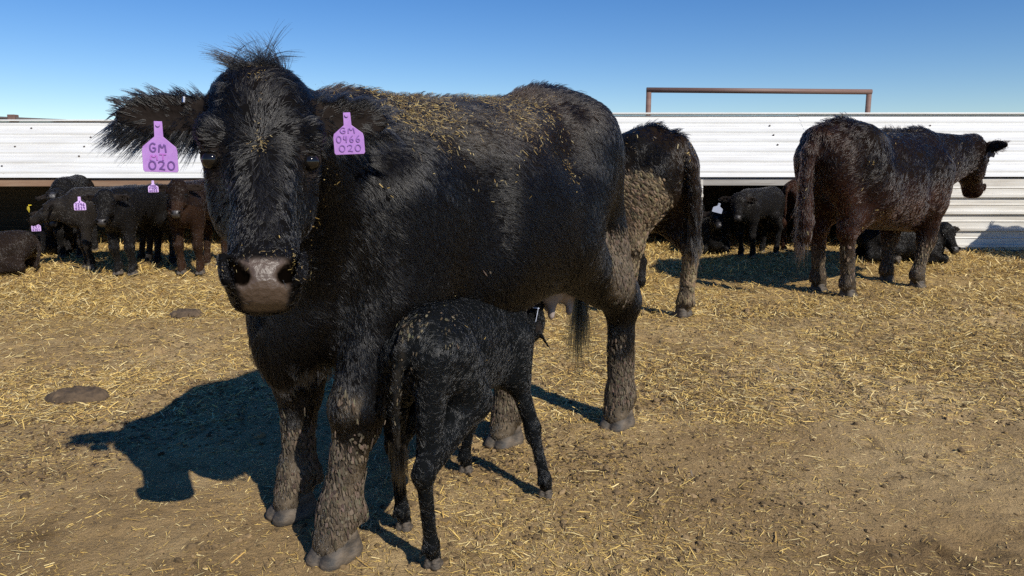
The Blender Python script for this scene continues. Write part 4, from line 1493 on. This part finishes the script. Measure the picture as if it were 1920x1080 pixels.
# tail switch
n_ = 40
tb = np.array([-.75, -.065, .50])
rt = tb + np.stack([rr.normal(0, .012, n_), rr.normal(0, .012, n_), rr.uniform(-.03, .12, n_)], 1)
d0 = nrm(np.stack([rr.normal(0, .12, n_), rr.normal(0, .12, n_), -np.ones(n_)], 1))
strands(main, 'tail_switch', rt, d0, np.tile([.02, 0, -.6], (n_, 1)), rr.uniform(.14, .36, n_), .0009, 13, .0045, (.009, .010, .009), 36, 7, .03, None, .1)
# ear fringe
for key in ('R', 'L'):
    B, a, b, c, L, es = main['ears'][key]
    n_ = 130
    s = rr.uniform(.15, 1.0, n_); sd_ = np.where(rr.random(n_) < .62, -1, 1)
    prof = .056 * es * np.sqrt(np.clip(1 - ((s - .5) / .56) ** 2, 0, 1))
    prof = prof * .9
    rt = B + a[None] * (s * L)[:, None] + b[None] * (sd_ * prof * rr.uniform(.6, 1, n_))[:, None] + c[None] * .004
    d0 = nrm(a[None] * (.35 + s[:, None] ** 2 * 1.3) + b[None] * sd_[:, None] * .9 + c[None] * rr.uniform(-.1, .5, n_)[:, None])
    bd = np.tile([0, 0, -.5], (n_, 1)) + a[None] * .35
    strands(main, 'ear_fringe', rt, d0, bd, np.where(sd_ < 0, rr.uniform(.03, .085, n_), rr.uniform(.015, .04, n_) * (1.7 if key == 'L' else 1)) * (1.0 if key == 'R' else .8), .00055, 14, .004, (.009, .0088, .009), 37, 6, .03)

# udder and teats of the big cow
def udder(info):
    pr = [ELL((-.42, .03, .66), (.115, .10, .11), None, .03), ELL((-.36, .07, .635), (.08, .065, .08), None, .04), ELL((-.47, .07, .645), (.085, .065, .08), None, .04)]
    for x, y in ((-.35, .09), (-.35, -.03), (-.46, .09), (-.46, -.02)):
        pr.append(RC((x, y, .58), (x + .015, y + .012, .515), .021, .014, .025))
    V, Fq = sdf_mesh(pr, .009)
    V, Fq = largest(V, Fq)
    V = relax(V, Fq, 2)
    link('udder', quads('udder', V, Fq), info['root'], MAT['udder'])
udder(main)

# tags on the big cow
FACE = (.20, -.98)
tag_at(main, (-.744, 1.605, 1.168), FACE, .070, .106, 'purple_tag', [('GM', -.32, .22, .42, .60, 'ink'), ('MT', -.30, .22, .64, .76, 'faded_ink'), ('020', -.36, .44, .78, .95, 'ink')],
       'purple ear tag on the cow\'s right ear reading GM 020', .0028, .03, .05)
tag_at(main, (-.360, 1.665, 1.190), (.10, -.99), .066, .090, 'purple_tag', [('GM', -.30, .25, .35, .49, 'pale_ink'), ('0466', -.42, .42, .55, .71, 'pale_ink'), ('020', -.36, .42, .77, .93, 'pale_ink')],
       'purple ear tag on the cow\'s left ear, part shaded by hair', .002, -.04, .05)
Bq, aq, bq, cq, Lq, esq = main['ears']['R']
bt = Geo(); q0 = Bq + aq * Lq * .34 + bq * .040 + cq * .006
bt.tube(q0, q0 - bq * .012 + cq * .008, .004, 8); bt.build('metal_ear_clip', MAT['metal'], main['root'])

# ---------------------------------------------------- the suckling calf
CHD = (.38, .925)
cx, cy = -.140, 2.20
calf = make_bovine('calf', 'small wet black calf suckling under the big cow, back turned to the camera', 'calf', None, (cx, cy, float(gh(cx, cy)[0])), CHD, dict(
    calf=True, sc=.53, res=.0075, feet=dict(HR=(-.60, -.10), HL=(-.315, .24), FR=(.38, -.36), FL=(.53, .26)), poll=(.76, -.05, 1.03), yaw=.12, pitch=-.20, hs=.44, fat=.76, lift=.05, hair_mat='wet_hair',
    earR=(.55, -.75, -.35), earL=(.6, -.7, -.3), tipc=.04, col=(.0065, .0072, .0078), fur=(15000, 9, .00065), lr=.72, hair_len=.55, seed=12, wob=.5, wavy=.14, spread=.0095,
    tail=[(-.64, 0, 1.24, .034), (-.69, .02, 1.14, .028), (-.71, .035, .95, .022), (-.70, .045, .76, .018), (-.68, .045, .62, .014)],
    mudfn=lambda V, Nv, Wt: .12 * smooth(.45, .7, Wt['tail'] * .6 + .5 * fbm(V * 14, 2, 4))))
V = calf['V']
mk = np.exp(-(((V[:, 0] + .58) / .16) ** 2 + ((V[:, 2] - 1.25) / .10) ** 2)) * smooth(.0, .35, fbm(V * 10, 2, 3)) + 1.2 * calf['W']['tail'] * smooth(.7, .85, V[:, 2]) * smooth(-.1, .3, fbm(V * 12, 2, 5))
mud_plates(calf, mk, 150, .003, .010, 'dried_mud', 15, .25, (.10, .082, .052), 2.2)
speck = smooth(.1, .5, fbm(V * 6, 2, 19)) * smooth(.3, .9, V[:, 2])
flecks(calf, speck, 30, .008, .03, .002, .004, 'chaff_specks', 16, .02, .3, .3)
n_ = 30
tb = np.array([-.68, .045, .64])
rt = tb + rr.normal(0, .014, (n_, 3)); d0 = nrm(np.stack([rr.normal(0, .1, n_), rr.normal(0, .1, n_), -np.ones(n_)], 1))
strands(calf, 'tail_switch', rt, d0, np.tile([0, 0, -.5], (n_, 1)), rr.uniform(.10, .22, n_), .0011, 12, .008, (.009, .0085, .008), 41, 5, .02, None, .1)
tag_at(calf, (.092, 2.56, .585), (.97, -.05), .032, .05, 'shade_tinted_tag', [], 'pale ear tag seen edge on', .002, .1, .15)

# ---------------------------------------------------- cow behind, rump to the camera
def brown_col(black, brown, seed, amt=.6):
    def f(V, Nv, Wt):
        k = np.clip(amt + .9 * fbm(V * 4, 3, seed), 0, 1)
        return np.array(black)[None] * (1 - k[:, None]) + np.array(brown)[None] * k[:, None]
    return f

def cow2_mud(V, Nv, Wt):
    nz = fbm(V * 7, 3, 22)
    th = np.exp(-(((V[:, 0] + .58) / .30) ** 2 + ((V[:, 2] - .80) / .33) ** 2 + ((V[:, 1] - .24) / .25) ** 2))
    th = smooth(.32, .62, th + .2 * nz)
    low = smooth(.62, .40, V[:, 2] + .12 * nz) * .8 * (V[:, 0] < 0)
    up = smooth(.35, .7, np.exp(-(((V[:, 0] + .15) / .14) ** 2 + ((V[:, 2] - 1.06) / .09) ** 2)) + .25 * nz) * (V[:, 1] > 0) * .8
    low2 = smooth(.40, .25, V[:, 2]) * .8
    return np.maximum.reduce([th, low, up, low2])

H2 = (-.62, .785)
c2 = (.66, 5.70)
cow2 = make_bovine('cow', 'black cow with thick cracked mud on its thigh, rump showing behind the big cow', 'cow', 'cows standing behind', (*c2, float(gh(*c2)[0])), H2, dict(
    res=.0125, sc=.965, feet=dict(HR=(-.72, -.17), HL=(-.44, .15), FL=(.6, .16), FR=(.55, -.16)), poll=(1.05, .0, 1.1), yaw=.1, pitch=.9, hs=.5, colfn=brown_col((.010, .009, .0085), (.026, .016, .010), 5, .35),
    mudfn=cow2_mud, fur=(14000, 4, .0013), hair_len=1.2, seed=20, spread=.011,
    tail=[(-.79, 0, 1.24, .05), (-.87, -.02, 1.12, .044), (-.885, -.05, .95, .042), (-.875, -.08, .78, .045), (-.86, -.10, .62, .04), (-.85, -.11, .50, .015)]))
V = cow2['V']
mud_plates(cow2, cow2['mud'] ** 2 * (V[:, 2] > .12) * (V[:, 1] > -.3) * smooth(-.5, .3, fbm(V * 9, 3, 66)), 5200, .005, .019, 'dried_mud', 25, .40, (.17, .128, .08), 1.7)
flecks(cow2, smooth(.2, .6, fbm(V * 5, 2, 9)) * (V[:, 2] > .9), 160, .012, .04, .003, .006, 'chaff_specks', 26, .024, .4, .4)
n_ = 60
rt = np.stack([np.interp(rr.uniform(0, 1, n_), [0, 1], [-.87, -.86]) + rr.normal(0, .015, n_), rr.normal(-.085, .02, n_), rr.uniform(.55, .95, n_)], 1)
strands(cow2, 'tail_switch', rt, nrm(np.stack([rr.normal(-.1, .15, n_), rr.normal(0, .15, n_), -np.ones(n_)], 1)), np.tile([0, 0, -.6], (n_, 1)), rr.uniform(.12, .24, n_), .0015, 14, .010, (.012, .010, .008), 42, 5, .05, None, .15)

# ---------------------------------------------------- cow on the right, looking away
def cow3_col(V, Nv, Wt):
    black = np.array([.009, .0075, .007]); red = np.array([.036, .016, .010])
    k = smooth(1.05, .75, V[:, 2]) * smooth(.25, .45, V[:, 2]) * .65 + .4 * smooth(-.55, -.75, V[:, 0]) + .15
    k = np.clip(k * (.8 + .9 * fbm(V * 4, 3, 6)), 0, 1)
    grey = np.exp(-(((V[:, 0] + .38) / .09) ** 2 + ((V[:, 2] - 1.24) / .035) ** 2)) * (V[:, 1] < 0)
    c = black[None] * (1 - k[:, None]) + red[None] * k[:, None]
    return c * (1 - .7 * grey[:, None]) + np.array([.11, .095, .075])[None] * .7 * grey[:, None]

H3 = (.86, .51)
c3 = (3.14, 6.49)
cow3 = make_bovine('cow', 'dark brown black cow standing on the right with its head turned away towards the shelter', 'cow', 'cows standing behind', (*c3, float(gh(*c3)[0])), H3, dict(
    res=.0125, sc=1.045, feet=dict(HR=(-.50, -.17), HL=(-.46, .13), FR=(.40, -.19), FL=(.45, .12)), poll=(1.36, .0, 1.27), yaw=.22, pitch=1.12, hs=.54, hw=1.08, nose_col=(.022, .018, .016), colfn=cow3_col,
    mudfn=lambda V, Nv, Wt: smooth(.50, .22, V[:, 2] + .14 * fbm(V * 9, 3, 3)) * .55,
    earR=(.95, -.25, -.25), ear_hair=1.0, fur=(17000, 4, .0013), hair_len=1.35, seed=30, spread=.012, wob=.5,
    tail=[(-.79, 0, 1.25, .055), (-.88, -.01, 1.14, .05), (-.91, -.02, .95, .046), (-.915, -.03, .78, .05), (-.92, -.05, .62, .055), (-.935, -.06, .50, .045), (-.95, -.06, .42, .012)]))
V = cow3['V']
mud_plates(cow3, cow3['mud'] * smooth(.1, .2, V[:, 2]), 600, .006, .014, 'dried_mud', 31, .25, (.14, .105, .07), 2.0)
flecks(cow3, smooth(.2, .6, fbm(V * 5, 2, 29)) * (V[:, 2] > .5), 170, .008, .028, .003, .005, 'chaff_specks', 32, .026, .4, .2)
n_ = 80
zz = rr.uniform(.50, .95, n_)
rt = np.stack([np.interp(zz, [.45, .95], [-.94, -.91]) + rr.normal(0, .02, n_), rr.normal(-.04, .02, n_), zz], 1)
strands(cow3, 'tail_switch', rt, nrm(np.stack([rr.normal(-.12, .12, n_), rr.normal(0, .12, n_), -np.ones(n_)], 1)), np.tile([-.1, 0, -.6], (n_, 1)), rr.uniform(.14, .28, n_), .0016, 16, .012, (.022, .014, .010), 43, 5, .05, None, .2)
# shaggy tufts along the spine
n_ = 90
xx = np.concatenate([rr.uniform(-.78, -.5, 40), rr.uniform(.0, .55, 50)])
rt = np.stack([xx, rr.normal(0, .05, n_), np.interp(xx, [-.8, -.5, -.2, .5, .6], [1.28, 1.375, 1.31, 1.31, 1.28]) - .005], 1)
d0 = nrm(np.stack([rr.normal(-.5, .3, n_), rr.normal(0, .3, n_), np.ones(n_)], 1))
strands(cow3, 'spine_tufts', rt, d0, np.tile([-.5, 0, -.3], (n_, 1)), rr.uniform(.03, .075, n_), .0012, 14, .012, (.016, .011, .009), 44, 5, .05)
eB, ea_, eb_, ec_, eL, ees = cow3['ears']['R']
ew = np.array(cow3['root'].matrix_basis @ Vector((eB + ea_ * eL * .45 - eb_ * .02) * 1.045))
tag_at(cow3, tuple(ew), (.45, .85), .06, .075, 'dark_tag', [], 'dark ear tag seen from its back', .002, -.25, .0)

# shaggy crest along the big cow's back, hips and neck
n_ = 170
xx = np.concatenate([rr.uniform(-.64, -.34, 70), rr.uniform(-.34, .2, 40), rr.uniform(.2, .66, 60)])
rt = np.stack([xx, rr.normal(0, .06, n_), np.interp(xx, [-.66, -.54, -.40, -.16, .3, .5, .64], [1.20, 1.28, 1.325, 1.275, 1.26, 1.25, 1.2]) - .012], 1)
d0 = nrm(np.stack([rr.normal(-.5, .3, n_), rr.normal(0, .3, n_), np.ones(n_)], 1))
strands(main, 'spine_tufts', rt, d0, np.tile([-.6, 0, -.4], (n_, 1)), rr.uniform(.012, .036, n_) * (1 + .5 * (xx < -.34)), .0007, 20, .012, (.010, .009, .009), 45, 5, .05)

# ---------------------------------------------------- calves along the shelters
def lying_joints(s=1.0):
    J = {}
    for key in ('FL', 'FR'):
        q = 1 if key[1] == 'L' else -1
        J[key] = [(.42, q * .14, .42), (.38, q * .20, .20), (.66, q * .20, .09), (.44, q * .22, .06), (.36, q * .22, .06)]
    for key in ('HL', 'HR'):
        q = 1 if key[1] == 'L' else -1
        J[key] = [(-.38, q * .13, .42), (-.12, q * .26, .24), (-.50, q * .30, .10), (-.18, q * .31, .07), (-.10, q * .31, .06), (-.56, q * .10, .40)]
    return J

STAND = dict(FL=(.42, .14), FR=(.40, -.14), HL=(-.48, .13), HR=(-.44, -.13))
CTAIL = [(-.64, 0, 1.24, .034), (-.72, .0, 1.14, .03), (-.74, .0, .95, .026), (-.735, .0, .78, .03), (-.73, .0, .62, .012)]
LTAIL = [(-.64, 0, .56, .034), (-.72, .05, .44, .03), (-.72, .12, .25, .026), (-.68, .2, .10, .03)]
def calf_spec(**kw):
    d = dict(calf=True, sc=.6, res=.0115, feet=STAND, hs=.46, fur=(9000, 4, .0013), hair_len=.7, spread=.012, tail=CTAIL, col=(.012, .011, .0105), fat=1.0, lift=.12, wob=.25, nose_col=(.03, .027, .027), ear_sc=1.2)
    if kw.get('lying'):
        d.update(joints=lying_joints(), tz=-.66, tail=LTAIL, fat=1.15)
    d.update(kw)
    return d
def place(label, x, y, hd, group, **kw):
    return make_bovine('calf', label, 'calf', group, (x, y, float(mound(x, y)) + .006), hd, calf_spec(**kw))

GL, GR = 'calves gathered at the left shelter', 'calves gathered at the right shelter'
CAMD = lambda x, y: (-x, -y)
rows2 = lambda a, b: [(a, -.42, .42, .50, .70, 'ink'), (b, -.42, .42, .76, .95, 'ink')]

kA = place('black calf standing side on, head turned left, yellow tag on its far ear', -4.02, 7.50, (-.72, -.69), GL, sc=.60, poll=(.76, -.06, 1.13), yaw=-.70, pitch=.62, hs=.56, hw=1.12, seed=51, col=(.022, .019, .017))
tag_at(kA, (-4.52, 7.02, .70), (-.6, -.8), .055, .07, 'yellow_tag', [], 'yellow ear tag beside the face', .003, .6)
kB = place('black calf facing the camera between two others, tag reading 2296 6239', -3.60, 7.24, (-.24, -.97), GL, sc=.62, poll=(.80, .10, 1.27), yaw=.42, pitch=1.10, hs=.50, hw=1.16, seed=52, hair_len=1.15, lr=1.05)
tag_at(kB, (-3.86, 6.70, .79), (.40, -.92), .095, .12, 'pale_purple_tag', rows2('2296', '6239') + [('1', -.1, .1, .30, .45, 'ink')], 'purple ear tag reading 2296 6239', .007)
kC = place('brown faced calf facing the camera right beside the big cow\'s head', -3.05, 7.30, (-.02, -1.0), GL, sc=.66, poll=(.72, .04, 1.32), yaw=.22, pitch=1.10, hs=.50, hw=1.14, seed=53, lr=1.02,
    colfn=lambda V, Nv, Wt: np.where((smooth(.9, .7, V[:, 2] - .5 * V[:, 0] + .2 * V[:, 0]) > .5)[:, None], np.array([.036, .020, .013]), np.array([.022, .014, .011])) * (.8 + .4 * fbm(V * 5, 2, 2))[:, None])
tag_at(kC, (-3.24, 6.80, .93), (.40, -.92), .085, .105, 'pale_purple_tag', [('M00', -.3, .3, .38, .52, 'ink'), ('P400', -.40, .40, .57, .74, 'ink'), ('6026', -.42, .42, .79, .95, 'ink')], 'purple ear tag reading P400 6026', .006)
kD = place('calf lifting its muzzle in the dark shelter behind the yellow tagged calf', -4.76, 8.15, (.25, -.97), GL, sc=.64, poll=(.80, 0, 1.10), yaw=.15, pitch=.05, hs=.47, seed=54)
kE = place('dark brown calf lying in the straw at the left edge of the picture', -5.02, 7.15, (-.97, -.24), GL, lying=True, sc=.60, poll=(.85, .1, .62), yaw=.2, pitch=.5, hs=.47, seed=55, col=(.020, .014, .011))
kF = place('calf lying inside the shelter at far left with a small purple tag', -5.15, 8.35, (.5, -.86), GL, lying=True, sc=.66, poll=(.80, .05, .80), yaw=.0, pitch=.5, hs=.47, seed=56)
tag_at(kF, (-4.96, 7.78, .50), (.5, -.86), .085, .115, 'pale_purple_tag', rows2('247', '6301'), 'small purple ear tag reading 247 6301', .006)

kG = place('black calf standing at the opening of the right shelter, face to the camera', 2.66, 8.06, (-.77, -.64), GR, sc=.55, poll=(.80, .05, 1.22), yaw=.62, pitch=1.0, hs=.52, hw=1.12, seed=61, earR=(.95, -.1, -.05),
    feet=dict(FL=(.40, .14), FR=(.36, -.14), HL=(-.45, .13), HR=(-.38, -.14)))
tag_at(kG, (2.13, 7.70, .68), (-.2, -.98), .10, .10, 'shade_tinted_tag', [], 'pale ear tag with shade painted into its colour', .004, .25)
kH = place('calf lying in the dark opening below the pale tagged calf, only muzzle lit', 2.27, 8.50, (-.15, -.98), GR, lying=True, sc=.62, poll=(.78, .0, .80), yaw=.0, pitch=.55, hs=.47, seed=62)
kM = place('calf lying deep in the right shelter beside the white post', 2.25, 9.5, (.6, -.8), GR, lying=True, sc=.62, poll=(.78, .0, .86), yaw=-.1, pitch=.45, hs=.47, seed=66)
kN = place('black calf standing inside the right shelter just left of the reddish calf', 3.25, 9.2, (-.9, .3), GR, sc=.58, poll=(.85, .0, 1.15), yaw=.4, pitch=.9, hs=.46, seed=67)
kI = place('reddish calf standing in the shelter behind the brown cow\'s tail', 3.36, 8.52, (.80, .60), GR, sc=.60, poll=(.85, .0, 1.20), yaw=.2, pitch=.9, hs=.46, seed=63, col=(.036, .017, .011))
kJ = place('black calf lying beneath the brown cow with one ear against the white wall', 4.00, 7.72, (.985, -.17), GR, lying=True, sc=.62, poll=(.70, -.06, .64), yaw=-1.2, pitch=.95, hs=.50, hw=1.1, seed=64)
kK = place('calf lying between the two cows, little purple tag showing past the mud', 1.02, 6.85, (-.05, -1.0), GR, lying=True, sc=.62, poll=(.72, .0, .80), yaw=.0, pitch=.8, hs=.46, seed=65)
tag_at(kK, (.895, 6.30, .41), (0, -1), .06, .085, 'pale_purple_tag', [], 'small purple ear tag', .004)

# a cow just beyond the right edge: its shadow falls on the ribbed wall
mk_c = make_bovine('cow', 'black cow just beyond the right edge, its shadow on the ribbed wall', 'cow', 'cows standing behind', (6.56, 6.83, float(gh(6.56, 6.83)[0])), (.6, -.8), dict(
    res=.02, sc=.98, feet=dict(HR=(-.66, -.16), HL=(-.6, .16), FR=(.5, -.16), FL=(.55, .16)), poll=(1.1, 0, 1.0), yaw=0, pitch=1.0, hs=.5, fur=(3000, 4, .002), seed=71))
